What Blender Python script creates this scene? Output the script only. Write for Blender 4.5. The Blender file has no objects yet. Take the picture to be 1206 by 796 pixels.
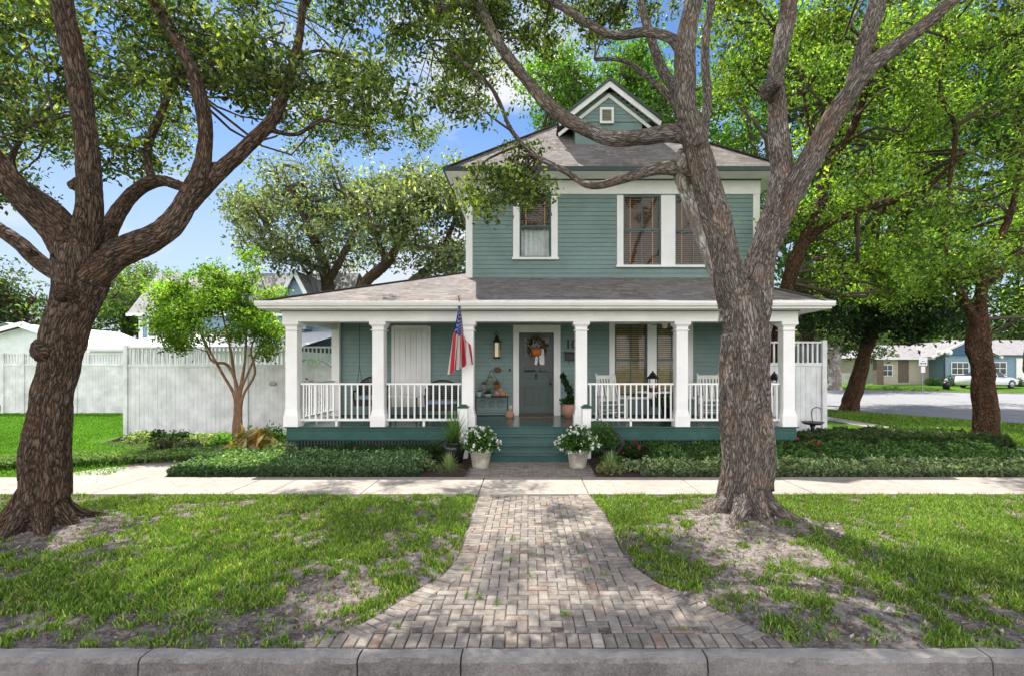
import bpy, math, random
import numpy as np
from mathutils import Vector
from mathutils import noise as mnoise
random.seed(7); RNG = np.random.default_rng(11)
SC = bpy.context.scene
COL = SC.collection
VX, VY, F, CH = 622.0, 432.0, 600.0, 2.05       # principal point and focal length (photo pixels), eye height
def X(px, D): return (px - VX) * D / F
def Z(py, D): return CH - (py - VY) * D / F
def P(px, py, D): return (X(px, D), D, Z(py, D))
def GD(py, z=0.0): return (CH - z) * F / (py - VY)  # distance at which ground of height z shows at photo row py

# ------------------------------------------------------------------ objects
def tag(o, label=None, cat=None, group=None, kind=None):
    if label: o['label'] = label
    if cat: o['category'] = cat
    if group: o['group'] = group
    if kind: o['kind'] = kind
    return o
def empty(name, loc, label=None, cat=None, group=None, rz=0.0):
    o = bpy.data.objects.new(name, None); COL.objects.link(o)
    o.location = loc; o.rotation_euler = (0, 0, rz); o.empty_display_size = .2
    return tag(o, label, cat, group)
def wloc(o):
    v = Vector((0, 0, 0))
    while o is not None:
        v += Vector(o.location); o = o.parent
    return v
def children(o): return [c for c in COL.objects if c.parent == o]
def copy_tree(o, parent=None):
    c = o.copy(); COL.objects.link(c); c.parent = parent
    for ch in children(o): copy_tree(ch, c)
    return c
def link_mesh(name, me, parent=None, origin=None, mat=None):
    if mat is not None and not me.materials: me.materials.append(mat)
    o = bpy.data.objects.new(name, me); COL.objects.link(o)
    if parent is not None:
        o.parent = parent
    return o
class MB:
    def __init__(s): s.v = []; s.f = []; s.uv = []; s.sm = []
    def add(s, vs, fs, uvs=None, smooth=False):
        b = len(s.v); s.v += [tuple(p) for p in vs]
        for i, f in enumerate(fs):
            s.f.append(tuple(b + k for k in f)); s.sm.append(smooth)
            s.uv.append(uvs[i] if uvs else None)
        return s
    def box(s, x0, x1, y0, y1, z0, z1):
        v = [(x0,y0,z0),(x1,y0,z0),(x1,y1,z0),(x0,y1,z0),(x0,y0,z1),(x1,y0,z1),(x1,y1,z1),(x0,y1,z1)]
        return s.add(v, [(0,3,2,1),(4,5,6,7),(0,1,5,4),(1,2,6,5),(2,3,7,6),(3,0,4,7)])
    def bar(s, a, b, w, h=None, up=(0,0,1)):
        h = w if h is None else h
        a = Vector(a); b = Vector(b); d = (b - a).normalized(); u = Vector(up)
        if abs(d.dot(u)) > .98: u = Vector((0, 1, 0))
        r = d.cross(u).normalized(); u = r.cross(d).normalized()
        v = []
        for p in (a, b):
            for (i, j) in ((-1,-1),(1,-1),(1,1),(-1,1)): v.append(p + r*i*w/2 + u*j*h/2)
        return s.add(v, [(0,1,2,3),(7,6,5,4),(0,4,5,1),(1,5,6,2),(2,6,7,3),(3,7,4,0)])
    def tube(s, path, rad, n=8, caps=True, smooth=True):
        path = [Vector(p) for p in path]
        if not hasattr(rad, '__len__'): rad = [rad]*len(path)
        u = None; rings = []
        for i, p in enumerate(path):
            d = (path[min(i+1, len(path)-1)] - path[max(i-1, 0)])
            if d.length < 1e-9: d = Vector((0,0,1))
            d.normalize()
            if u is None:
                u = Vector((1,0,0)) if abs(d.x) < .9 else Vector((0,1,0))
            u = (u - d*u.dot(d)).normalized(); w = d.cross(u)
            rings.append([p + (u*math.cos(2*math.pi*k/n) + w*math.sin(2*math.pi*k/n))*rad[i] for k in range(n)])
        vs = [q for r in rings for q in r]; fs = []
        for i in range(len(rings)-1):
            for k in range(n):
                a = i*n+k; b = i*n+(k+1) % n
                fs.append((a, b, b+n, a+n))
        s.add(vs, fs, smooth=smooth)
        if caps:
            s.add(rings[0], [tuple(reversed(range(n)))]); s.add(rings[-1], [tuple(range(n))])
        return s
    def lathe(s, prof, c=(0,0,0), n=24, smooth=True, ang=(0, 2*math.pi)):
        vs = []; fs = []
        for (r, z) in prof:
            for k in range(n):
                a = 2*math.pi*k/n; vs.append((c[0]+r*math.cos(a), c[1]+r*math.sin(a), c[2]+z))
        for i in range(len(prof)-1):
            for k in range(n):
                a = i*n+k; b = i*n+(k+1) % n
                fs.append((a, b, b+n, a+n))
        return s.add(vs, fs, smooth=smooth)
    def prism_y(s, poly, y0, y1):   # polygon in (x,z), extruded along y
        n = len(poly); v = [(x, y0, z) for x, z in poly] + [(x, y1, z) for x, z in poly]
        fs = [tuple(range(n)), tuple(reversed(range(n, 2*n)))] + [(i, i+n, (i+1) % n+n, (i+1) % n) for i in range(n)]
        return s.add(v, fs)
    def prism_x(s, poly, x0, x1):   # polygon in (y,z), extruded along x
        n = len(poly); v = [(x0, y, z) for y, z in poly] + [(x1, y, z) for y, z in poly]
        fs = [tuple(range(n)), tuple(reversed(range(n, 2*n)))] + [(i, i+n, (i+1) % n+n, (i+1) % n) for i in range(n)]
        return s.add(v, fs)
    def prism_z(s, poly, z0, z1):
        n = len(poly); v = [(x, y, z0) for x, y in poly] + [(x, y, z1) for x, y in poly]
        fs = [tuple(reversed(range(n))), tuple(range(n, 2*n))] + [(i, (i+1) % n, (i+1) % n+n, i+n) for i in range(n)]
        return s.add(v, fs)
    def sphere(s, c, r, n=12, m=8, sz=1.0):
        prof = [(r*math.sin(math.pi*i/m)+1e-5, -r*sz*math.cos(math.pi*i/m)) for i in range(m+1)]
        return s.lathe(prof, c, n)
    def build(s, name, mat, parent=None, origin=None, bevel=0.0, local=False, recalc=False):
        off = Vector((0,0,0))
        if not local:
            if parent is not None: off = wloc(parent)
            elif origin is not None: off = Vector(origin)
        me = bpy.data.meshes.new(name)
        me.from_pydata([(x-off.x, y-off.y, z-off.z) for x, y, z in s.v], [], s.f)
        me.polygons.foreach_set('use_smooth', s.sm)
        if any(u is not None for u in s.uv):
            l = me.uv_layers.new(name='UVMap'); arr = []
            for f, u in zip(s.f, s.uv):
                for k in range(len(f)): arr += list(u[k]) if u else [0, 0]
            l.data.foreach_set('uv', arr)
        me.validate(); me.update()
        if recalc:
            import bmesh
            bm = bmesh.new(); bm.from_mesh(me); bmesh.ops.recalc_face_normals(bm, faces=bm.faces); bm.to_mesh(me); bm.free()
        o = link_mesh(name, me, parent, None, mat)
        if parent is None and not local: o.location = off
        if bevel > 0:
            m = o.modifiers.new('bevel', 'BEVEL'); m.width = bevel; m.segments = 2; m.limit_method = 'ANGLE'; m.angle_limit = .7
        return o

# numpy quads -> mesh with per-vertex colour
def quad_mesh(name, V, col, mat, parent=None, origin=(0,0,0), k=4, smooth=False, faces=None):
    V = np.asarray(V, dtype=np.float32).reshape(-1, 3)
    off = wloc(parent) if parent is not None else Vector(origin)
    V = V - np.array(off, dtype=np.float32)
    me = bpy.data.meshes.new(name)
    nv = len(V)
    if faces is None:
        nf = nv//k; loops = np.arange(nv, dtype=np.int32); starts = np.arange(nf, dtype=np.int32)*k
    else:
        faces = np.asarray(faces, dtype=np.int32); nf = len(faces); k = faces.shape[1]
        loops = faces.ravel(); starts = np.arange(nf, dtype=np.int32)*k
    me.vertices.add(nv); me.vertices.foreach_set('co', V.ravel())
    me.loops.add(len(loops)); me.loops.foreach_set('vertex_index', loops)
    me.polygons.add(nf); me.polygons.foreach_set('loop_start', starts)
    me.polygons.foreach_set('use_smooth', np.full(nf, smooth))
    if col is not None:
        a = me.color_attributes.new(name='Col', type='FLOAT_COLOR', domain='POINT')
        c = np.ones((nv, 4), dtype=np.float32); c[:, :3] = col
        a.data.foreach_set('color', c.ravel())
    me.update(calc_edges=True); me.validate()
    o = link_mesh(name, me, parent, None, mat)
    if parent is None: o.location = off
    return o
def unit(a): return a/np.maximum(np.linalg.norm(a, axis=1, keepdims=True), 1e-9)
def leaf_quads(C, size, col, droop=.35, upn=.5, aspect=.45, fold=.12, rng=RNG):
    n = len(C)
    d = unit(rng.normal(size=(n, 3)) + np.array([0, 0, -droop]))
    nn = unit(rng.normal(size=(n, 3)) + np.array([0, 0, upn]))
    s = unit(np.cross(d, nn)); nn = np.cross(s, d)
    L = (np.asarray(size)*rng.uniform(.7, 1.3, n))[:, None]
    W = L*aspect*.5
    V = np.empty((n, 4, 3), dtype=np.float32)
    V[:, 0] = C - d*L*.5
    V[:, 1] = C + s*W + nn*L*fold
    V[:, 2] = C + d*L*.5
    V[:, 3] = C - s*W + nn*L*fold
    return V.reshape(-1, 3), np.repeat(col, 4, axis=0)
def palette(n, cols, w=None, jit=.18, rng=RNG):
    cols = np.array(cols, dtype=np.float32); w = None if w is None else np.array(w)/sum(w)
    c = cols[rng.choice(len(cols), n, p=w)]
    return np.clip(c*(1+rng.normal(size=(n, 1))*jit), .003, 1)

# value noise
_perm = RNG.random((256, 256))
def vnoise(x, y):
    xi = np.floor(x).astype(int); yi = np.floor(y).astype(int); fx = x-xi; fy = y-yi
    fx = fx*fx*(3-2*fx); fy = fy*fy*(3-2*fy)
    g = lambda i, j: _perm[i & 255, j & 255]
    return (g(xi,yi)*(1-fx)+g(xi+1,yi)*fx)*(1-fy)+(g(xi,yi+1)*(1-fx)+g(xi+1,yi+1)*fx)*fy
def fbm(x, y, o=4):
    r = 0; a = .5; t = 0
    for i in range(o): r = r+a*vnoise(x*2**i+17*i, y*2**i+31*i); t += a; a *= .5
    return r/t
def catmull(pts, k=6):
    pts = [np.array(p, dtype=float) for p in pts]; out = []
    P_ = [2*pts[0]-pts[1]]+pts+[2*pts[-1]-pts[-2]]
    for i in range(1, len(P_)-2):
        for j in range(k):
            t = j/k; a, b, c, d = P_[i-1], P_[i], P_[i+1], P_[i+2]
            out.append(.5*((2*b)+(-a+c)*t+(2*a-5*b+4*c-d)*t*t+(-a+3*b-3*c+d)*t**3))
    out.append(pts[-1]); return out

# ------------------------------------------------------------------ materials
class NT:
    def __init__(s, name):
        m = bpy.data.materials.new(name); m.use_nodes = True; s.m = m; s.n = m.node_tree.nodes; s.l = m.node_tree.links
        s.n.clear(); s.out = s.n.new('ShaderNodeOutputMaterial'); s.b = s.n.new('ShaderNodeBsdfPrincipled')
        s.l.new(s.b.outputs[0], s.out.inputs[0])
    def new(s, t, **kw):
        n = s.n.new(t)
        for k, v in kw.items():
            if hasattr(n, k): setattr(n, k, v)
        return n
    def link(s, a, b): s.l.new(a, b)
    def set(s, sock, v):
        if hasattr(v, 'links') or hasattr(v, 'is_linked'): s.l.new(v, sock)
        else: sock.default_value = v
    def coord(s, kind='Object', scale=(1,1,1)):
        if kind == 'UV': o = s.new('ShaderNodeTexCoord').outputs['UV']
        elif kind == 'Pos': o = s.new('ShaderNodeNewGeometry').outputs['Position']
        elif kind == 'Object': o = s.new('ShaderNodeTexCoord').outputs['Object']
        else:
            a = s.new('ShaderNodeAttribute'); a.attribute_name = kind; o = a.outputs['Vector']
        mp = s.new('ShaderNodeMapping'); mp.inputs['Scale'].default_value = scale; s.link(o, mp.inputs[0]); return mp.outputs[0]
    def noise(s, vec, scale=5, detail=4, rough=.55):
        t = s.new('ShaderNodeTexNoise'); s.link(vec, t.inputs['Vector']); t.inputs['Scale'].default_value = scale
        t.inputs['Detail'].default_value = detail; t.inputs['Roughness'].default_value = rough; return t.outputs['Fac']
    def voro(s, vec, scale=5, feature='F1', out='Distance', rnd=1.0):
        t = s.new('ShaderNodeTexVoronoi'); t.feature = feature; s.link(vec, t.inputs['Vector'])
        t.inputs['Scale'].default_value = scale; t.inputs['Randomness'].default_value = rnd; return t.outputs[out]
    def ramp(s, fac, stops):
        r = s.new('ShaderNodeValToRGB'); s.link(fac, r.inputs[0]); e = r.color_ramp.elements
        while len(e) > 1: e.remove(e[-1])
        for i, (p, c) in enumerate(stops):
            if not hasattr(c, '__len__'): c = (c, c, c)
            if i == 0: e[0].position = p; e[0].color = (*c, 1)
            else: q = e.new(p); q.color = (*c, 1)
        return r.outputs[0]
    def mix(s, fac, a, b, mode='MIX'):
        m = s.new('ShaderNodeMix', data_type='RGBA', blend_type=mode)
        s.set(m.inputs[0], fac)
        for sk, v in ((m.inputs[6], a), (m.inputs[7], b)):
            if isinstance(v, (tuple, list)): sk.default_value = (*v[:3], 1)
            else: s.set(sk, v)
        return m.outputs[2]
    def math(s, op, a, b=0.0):
        m = s.new('ShaderNodeMath', operation=op); s.set(m.inputs[0], a); s.set(m.inputs[1], b); return m.outputs[0]
    def bump(s, h, strength=.5, dist=.01, prev=None):
        b = s.new('ShaderNodeBump'); b.inputs['Strength'].default_value = strength; b.inputs['Distance'].default_value = dist
        s.link(h, b.inputs['Height'])
        if prev is not None: s.link(prev, b.inputs['Normal'])
        return b.outputs[0]
    def finish(s, color, rough=.6, normal=None, spec=None, metal=None):
        if isinstance(color, (tuple, list)): s.b.inputs['Base Color'].default_value = (*color[:3], 1)
        else: s.link(color, s.b.inputs['Base Color'])
        s.set(s.b.inputs['Roughness'], rough)
        if normal is not None: s.link(normal, s.b.inputs['Normal'])
        if spec is not None: s.b.inputs['Specular IOR Level'].default_value = spec
        if metal is not None: s.b.inputs['Metallic'].default_value = metal
        return s.m
def paint(name, c, rough=.5, dirt=.25, scale=3.0, bump=.15, metal=None, streak=False):
    t = NT(name); v = t.coord('Pos'); n = t.noise(v, scale, 6, .6)
    n2 = t.noise(t.coord('Pos', (1, 1, .15) if streak else (1, 1, 1)), scale*7, 4, .6)
    d = tuple(x*(1-dirt) for x in c); e = tuple(min(1, x*(1+dirt*.25)) for x in c)
    col = t.mix(t.ramp(n, [(.35, 0.), (.68, 1.)]), d, e)
    col = t.mix(t.math('MULTIPLY', t.ramp(n2, [(.5, 0.), (.75, 1.)]), dirt*.8), col, tuple(x*.55 for x in c))
    return t.finish(col, rough, t.bump(n2, bump, .004), metal=metal)
def leafmat(name, trans=.35, rough=.45, spec=.4, gain=(1.5, 1.7, .5)):
    t = NT(name); a = t.new('ShaderNodeAttribute'); a.attribute_name = 'Col'
    t.link(a.outputs['Color'], t.b.inputs['Base Color']); t.b.inputs['Roughness'].default_value = rough
    t.b.inputs['Specular IOR Level'].default_value = spec
    tr = t.new('ShaderNodeBsdfTranslucent'); g = t.mix(1.0, a.outputs['Color'], gain, 'MULTIPLY'); t.link(g, tr.inputs['Color'])
    mx = t.new('ShaderNodeMixShader'); mx.inputs[0].default_value = trans
    t.link(t.b.outputs[0], mx.inputs[1]); t.link(tr.outputs[0], mx.inputs[2]); t.link(mx.outputs[0], t.out.inputs[0])
    return t.m
def glassmat(name, tint=(.9, .95, .95), refl=1.0):
    t = NT(name); tr = t.new('ShaderNodeBsdfTransparent'); tr.inputs[0].default_value = (*tint, 1)
    g = t.new('ShaderNodeBsdfGlossy'); g.inputs['Roughness'].default_value = .02
    v = t.coord('Pos'); t.link(t.bump(t.noise(v, 2.5, 2), .12, .02), g.inputs['Normal'])
    fr = t.new('ShaderNodeFresnel'); fr.inputs[0].default_value = 1.6
    mx = t.new('ShaderNodeMixShader'); t.link(t.math('MULTIPLY', fr.outputs[0], (.5)*refl), mx.inputs[0])
    t.link(tr.outputs[0], mx.inputs[1]); t.link(g.outputs[0], mx.inputs[2]); t.link(mx.outputs[0], t.out.inputs[0]); return t.m
def barkmat(name, dark, mid, light, rx=26, ry=9, lichen=.3, depth=.03):
    t = NT(name)
    v = t.coord('bark', (rx, rx, ry)); w = t.new('ShaderNodeTexNoise'); w.inputs['Scale'].default_value = .45; w.inputs['Detail'].default_value = 4
    t.link(v, w.inputs['Vector']); wv = t.new('ShaderNodeVectorMath', operation='MULTIPLY_ADD')
    t.link(w.outputs['Color'], wv.inputs[0]); wv.inputs[1].default_value = (4.2, 4.2, 3.0); t.link(v, wv.inputs[2])
    e = t.voro(wv.outputs[0], 1.0, 'DISTANCE_TO_EDGE'); cellc = t.voro(wv.outputs[0], 1.0, 'F1', 'Color')
    ridge = t.ramp(e, [(0, 0.), (.05, .25), (.18, .7), (.45, 1.)])
    fine = t.noise(t.coord('bark', (rx*1.6, rx*1.6, ry*2.2)), 1.0, 8, .8)
    sp = t.new('ShaderNodeSeparateColor'); t.link(cellc, sp.inputs[0])
    h = t.math('ADD', t.math('MULTIPLY', ridge, t.math('ADD', .6, t.math('MULTIPLY', sp.outputs[1], .6))), t.math('MULTIPLY', fine, .9))
    big = t.noise(t.coord('bark'), 1.6, 5, .6); big2 = t.noise(t.coord('bark'), 3.1, 4, .6)
    c = t.mix(ridge, dark, mid); c = t.mix(t.math('MULTIPLY', t.ramp(fine, [(.42, 0.), (.8, 1.)]), t.math('MULTIPLY', ridge, .8)), c, light)
    c = t.mix(t.ramp(fine, [(.30, .8), (.48, 0.)]), c, dark); c = t.mix(t.math('MULTIPLY', sp.outputs[0], .3), c, tuple(x*.42 for x in mid))
    c = t.mix(t.math('MULTIPLY', t.ramp(big2, [(.5, 0.), (.7, 1.)]), .35), c, (mid[0]*1.15, mid[1]*.75, mid[2]*.55))
    c = t.mix(t.math('MULTIPLY', t.math('MULTIPLY', t.ramp(big, [(.5, 0.), (.62, 1.)]), lichen), ridge), c, tuple(min(1, x*1.25+.05) for x in light))
    return t.finish(c, .9, t.bump(h, 1.0, depth), spec=.15)

TEAL = (.19, .28, .268); TEALD = (.075, .155, .14)
M = {}
M['white'] = paint('white_paint', (.88, .865, .855), .45, .08, 2.0, .08)
M['fence'] = paint('fence_paint', (.76, .77, .77), .6, .26, 2.2, .25, streak=True)
M['garagewhite'] = paint('garage_paint', (.72, .75, .78), .6, .12)
M['teal'] = paint('teal_siding', TEAL, .55, .16, 1.6, .25)
M['tealdark'] = paint('teal_sash', (.075, .115, .11), .45, .15)
M['door'] = paint('door_paint', (.034, .062, .056), .35, .2)
M['deck'] = paint('deck_paint', (.04, .105, .095), .22, .22, 2.5, .2)
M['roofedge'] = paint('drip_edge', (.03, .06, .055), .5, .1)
M['black'] = paint('black_iron', (.012, .012, .013), .4, .2)
M['wicker'] = paint('dark_wicker', (.022, .018, .016), .55, .3, 20)
M['brownwood'] = paint('fan_blade_wood', (.22, .115, .05), .45, .3, 12)
M['chairwhite'] = paint('chair_paint', (.70, .70, .66), .5, .12, 6)
M['gold'] = paint('brass', (.55, .36, .10), .3, .1, 4, .05, metal=.9)
M['steel'] = paint('galvanised', (.35, .36, .37), .4, .2, 4, .05, metal=.7)
M['stone'] = paint('stone_pot', (.52, .48, .40), .85, .4, 9, .8)
M['terracotta'] = paint('terracotta', (.50, .27, .19), .8, .25, 8, .4)
M['blackpot'] = paint('black_glazed_pot', (.02, .02, .022), .25, .2)
M['pumpkin'] = paint('pumpkin_orange', (.55, .16, .03), .5, .25, 14)
M['cloth'] = paint('white_cloth', (.75, .75, .74), .9, .1, 6)
M['red'] = paint('dull_red', (.22, .03, .03), .5, .2)
M['maroon'] = paint('plaque_maroon', (.06, .012, .012), .4, .2)
M['hose'] = paint('rubber_hose', (.045, .045, .04), .4, .2)
M['interior'] = paint('interior_wall', (.055, .045, .038), .9, .3)
M['glass'] = glassmat('window_glass')
M['lampglass'] = NT('frosted_lamp_glass').finish((.80, .74, .60), .35)
M['globe'] = NT('white_globe').finish((.85, .85, .83), .3)
M['tape'] = paint('blind_tape', (.55, .30, .12), .8, .1)
M['blind'] = paint('wood_blind', (.26, .145, .09), .5, .2, 5)
M['blindtan'] = paint('tan_blind', (.62, .48, .28), .55, .2, 5)
M['carpaint'] = NT('white_car_paint').finish((.72, .74, .78), .18)
M['tyre'] = paint('tyre_rubber', (.02, .02, .02), .8, .1)
M['rim'] = NT('alloy').finish((.5, .5, .52), .3, metal=.8)
M['carglass'] = NT('car_glass').finish((.03, .04, .05), .08)
M['tail'] = NT('tail_lamp').finish((.45, .02, .02), .2)
M['cream'] = paint('cream_render', (.52, .47, .38), .8, .12)
M['beigedark'] = paint('brown_panel', (.17, .13, .10), .8, .2)
M['bluewall'] = paint('blue_siding', (.20, .30, .40), .7, .12)
M['bluedark'] = paint('blue_gable', (.04, .10, .20), .7, .12)
M['winglass'] = NT('dark_window_glass').finish((.03, .04, .05), .1)
M['signwhite'] = NT('sign_sheet').finish((.8, .8, .8), .4)
M['twig'] = paint('twig_bark', (.10, .075, .055), .9, .3, 20)
M['leaf'] = leafmat('oak_leaves', .45, .45, .35, gain=(1.8, 1.95, .5))
M['leaf_soft'] = leafmat('soft_leaves', .55, .5, .3, (1.5, 1.6, .45))
M['grass'] = leafmat('grass_blades', .35, .5, .25, (1.4, 1.5, .45))
M['petal'] = leafmat('petals', .3, .6, .2, (1, 1, 1))
M['litter'] = leafmat('dead_leaves', .12, .7, .2, (1, 1, 1))
M['bark_oak'] = barkmat('oak_bark', (.024, .015, .011), (.20, .135, .095), (.48, .37, .285), 30, 5.6, .15, .06)
M['bark_oak_grey'] = barkmat('oak_bark_grey', (.06, .047, .039), (.36, .30, .255), (.66, .59, .53), 36, 6.5, .35, .05)
M['bark_pale'] = barkmat('pale_peeling_bark', (.16, .14, .12), (.45, .41, .37), (.75, .72, .68), 12, 4, .9, .02)
M['bark_brown'] = barkmat('brown_bark', (.02, .012, .008), (.13, .07, .04), (.26, .17, .11), 22, 8, .1)
M['bark_smooth'] = barkmat('smooth_myrtle_bark', (.16, .09, .055), (.26, .155, .10), (.44, .31, .22), 12, 3, .1, .004)

def mat_shingles(name, ca, cb, cc):
    t = NT(name); v = t.coord('UV')
    b = t.new('ShaderNodeTexBrick'); t.link(v, b.inputs['Vector']); b.inputs['Scale'].default_value = 1
    b.inputs['Color1'].default_value = (0, 0, 0, 1); b.inputs['Color2'].default_value = (1, 1, 1, 1); b.inputs['Mortar'].default_value = (.5, .5, .5, 1)
    b.inputs['Mortar Size'].default_value = .006; b.inputs['Brick Width'].default_value = .30; b.inputs['Row Height'].default_value = .14; b.offset = .37
    sep = t.new('ShaderNodeSeparateXYZ'); t.link(v, sep.inputs[0])
    row = t.math('FRACT', t.math('DIVIDE', sep.outputs[1], .14))
    big = t.noise(v, .9, 5, .6); fine = t.noise(v, 90, 3, .7)
    wn = t.new('ShaderNodeTexWhiteNoise'); wn.noise_dimensions = '3D'
    m3 = t.new('ShaderNodeVectorMath', operation='MULTIPLY'); t.link(v, m3.inputs[0]); m3.inputs[1].default_value = (1/.11, 1/.14, 0)
    fl = t.new('ShaderNodeVectorMath', operation='FLOOR'); t.link(m3.outputs[0], fl.inputs[0]); t.link(fl.outputs[0], wn.inputs['Vector'])
    c = t.mix(t.ramp(b.outputs['Color'], [(0, 0.), (1, 1.)]), ca, cb)
    c = t.mix(t.math('MULTIPLY', wn.outputs['Value'], .55), c, tuple(x*.5 for x in ca))
    c = t.mix(t.ramp(big, [(.42, 0.), (.62, .6)]), c, cc)
    c = t.mix(t.ramp(fine, [(.4, .0), (.75, .5)]), c, (.03, .03, .03))
    c = t.mix(t.ramp(row, [(0, .65), (.10, .0), (1, 0.)]), c, (.02, .018, .018))
    h = t.math('ADD', t.math('SUBTRACT', 1.0, row), t.math('MULTIPLY', b.outputs['Fac'], -.7))
    return t.finish(c, .95, t.bump(fine, .4, .003, t.bump(h, .9, .012)), spec=.1)
M['shingle'] = mat_shingles('asphalt_shingles', (.22, .185, .175), (.42, .37, .345), (.30, .28, .28))
M['shingle_grey'] = mat_shingles('grey_shingles', (.34, .33, .34), (.48, .47, .48), (.42, .40, .40))
M['shingle_pale'] = mat_shingles('pale_shingles', (.34, .32, .33), (.46, .44, .44), (.40, .38, .38))
M['whiteroof'] = paint('white_flat_roof', (.62, .62, .62), .6, .06)

def mat_concrete(name, c, rough=.85):
    t = NT(name); v = t.coord('Pos'); a = t.noise(v, .8, 6, .65); f = t.noise(v, 45, 4, .7); m = t.noise(v, 6, 5, .7)
    col = t.mix(t.ramp(a, [(.3, 0.), (.7, 1.)]), tuple(x*.78 for x in c), c)
    col = t.mix(t.math('MULTIPLY', t.ramp(m, [(.48, 0.), (.66, 1.)]), .5), col, tuple(x*.55 for x in c)); ck = t.voro(v, 1.1, 'DISTANCE_TO_EDGE'); ck2 = t.math('ADD', ck, t.math('MULTIPLY', t.math('SUBTRACT', t.noise(v, 5, 4), .5), .03)); col = t.mix(t.ramp(ck2, [(.0, .55), (.006, 0.)]), col, tuple(x*.3 for x in c))
    col = t.mix(t.math('MULTIPLY', t.ramp(f, [(.5, 0.), (.8, 1.)]), .4), col, tuple(x*.5 for x in c))
    return t.finish(col, rough, t.bump(f, .5, .004), spec=.2)
M['concrete'] = mat_concrete('concrete', (.42, .375, .335))
M['asphalt'] = mat_concrete('worn_asphalt', (.34, .34, .36))
M['street'] = mat_concrete('street_asphalt', (.12, .12, .12))
def mat_granite():
    t = NT('granite'); v = t.coord('Pos'); f = t.noise(v, 60, 5, .8); a = t.noise(v, 9, 6, .7); b = t.noise(v, 1.3, 4, .6)
    col = t.mix(t.ramp(f, [(.35, 0.), (.65, 1.)]), (.11, .095, .09), (.29, .26, .245))
    col = t.mix(t.ramp(a, [(.42, 0.), (.7, .7)]), col, (.09, .08, .08))
    col = t.mix(t.ramp(b, [(.45, 0.), (.7, .6)]), col, (.45, .42, .39))
    g = t.new('ShaderNodeNewGeometry'); sp = t.new('ShaderNodeSeparateXYZ'); t.link(g.outputs['Normal'], sp.inputs[0])
    col = t.mix(t.math('MULTIPLY', t.ramp(sp.outputs[2], [(.5, 0.), (.9, 1.)]), .6), col, (.46, .43, .40))
    return t.finish(col, .85, t.bump(f, .9, .01, t.bump(a, 1.0, .05)))
M['granite'] = mat_granite()
def mat_soil():
    t = NT('sandy_soil'); v = t.coord('Pos'); a = t.noise(v, 1.1, 6, .65); f = t.noise(v, 40, 6, .75); m = t.noise(v, 7, 6, .7)
    col = t.mix(t.ramp(a, [(.35, 0.), (.65, 1.)]), (.14, .115, .11), (.30, .265, .25))
    col = t.mix(t.ramp(m, [(.46, 0.), (.56, .9)]), col, (.085, .065, .06)); m2 = t.noise(v, 18, 6, .75); col = t.mix(t.ramp(m2, [(.5, 0.), (.62, .7)]), col, (.07, .055, .045))
    col = t.mix(t.ramp(m, [(.30, .7), (.42, 0.)]), col, (.07, .10, .03))
    col = t.mix(t.math('MULTIPLY', t.ramp(f, [(.48, 0.), (.7, 1.)]), .6), col, (.42, .38, .34))
    return t.finish(col, .95, t.bump(f, .7, .012, t.bump(m, .8, .04)), spec=.1)
M['soil'] = mat_soil()
def mat_turf():
    t = NT('turf'); v = t.coord('Pos'); a = t.noise(v, .35, 6, .65); f = t.noise(v, 30, 6, .8)
    col = t.mix(t.ramp(a, [(.35, 0.), (.65, 1.)]), (.055, .14, .012), (.14, .26, .03))
    col = t.mix(t.ramp(f, [(.4, .5), (.65, 0.)]), col, (.03, .07, .01))
    return t.finish(col, .95, t.bump(f, .8, .05), spec=.1)
M['turf'] = mat_turf()
def mat_mulch():
    t = NT('bark_mulch'); v = t.coord('Pos', (1, 2.2, 1)); c = t.voro(v, 32, 'F1', 'Color'); d = t.voro(v, 32)
    s = t.new('ShaderNodeSeparateColor'); t.link(c, s.inputs[0])
    col = t.mix(s.outputs[0], (.055, .025, .018), (.20, .10, .075)); col = t.mix(t.ramp(d, [(.2, 0.), (.6, .9)]), col, (.02, .01, .008))
    return t.finish(col, .95, t.bump(t.math('SUBTRACT', s.outputs[1], d), .9, .03))
M['mulch'] = mat_mulch()
def mat_paver():
    t = NT('clay_pavers'); a = t.new('ShaderNodeAttribute'); a.attribute_name = 'Col'; v = t.coord('Pos')
    f = t.noise(v, 70, 5, .75); m = t.noise(v, 9, 5, .7)
    col = t.mix(t.math('MULTIPLY', t.ramp(f, [(.45, 0.), (.75, 1.)]), .5), a.outputs['Color'], (.10, .09, .085))
    col = t.mix(t.math('MULTIPLY', t.ramp(m, [(.45, 0.), (.7, 1.)]), .45), col, (.46, .42, .38))
    return t.finish(col, .9, t.bump(f, .6, .004, t.bump(m, .4, .01)), spec=.2)
M['paver'] = mat_paver()
def mat_vcol(name, rough=.8):
    t = NT(name); a = t.new('ShaderNodeAttribute'); a.attribute_name = 'Col'; t.finish(a.outputs['Color'], rough); return t
_fl = mat_vcol('flag_cloth', .8); tr = _fl.new('ShaderNodeBsdfTranslucent'); _a = _fl.new('ShaderNodeAttribute'); _a.attribute_name = 'Col'
_fl.link(_a.outputs['Color'], tr.inputs[0]); _mx = _fl.new('ShaderNodeMixShader'); _mx.inputs[0].default_value = .45
_fl.link(_fl.b.outputs[0], _mx.inputs[1]); _fl.link(tr.outputs[0], _mx.inputs[2]); _fl.link(_mx.outputs[0], _fl.out.inputs[0]); M['flag'] = _fl.m

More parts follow.
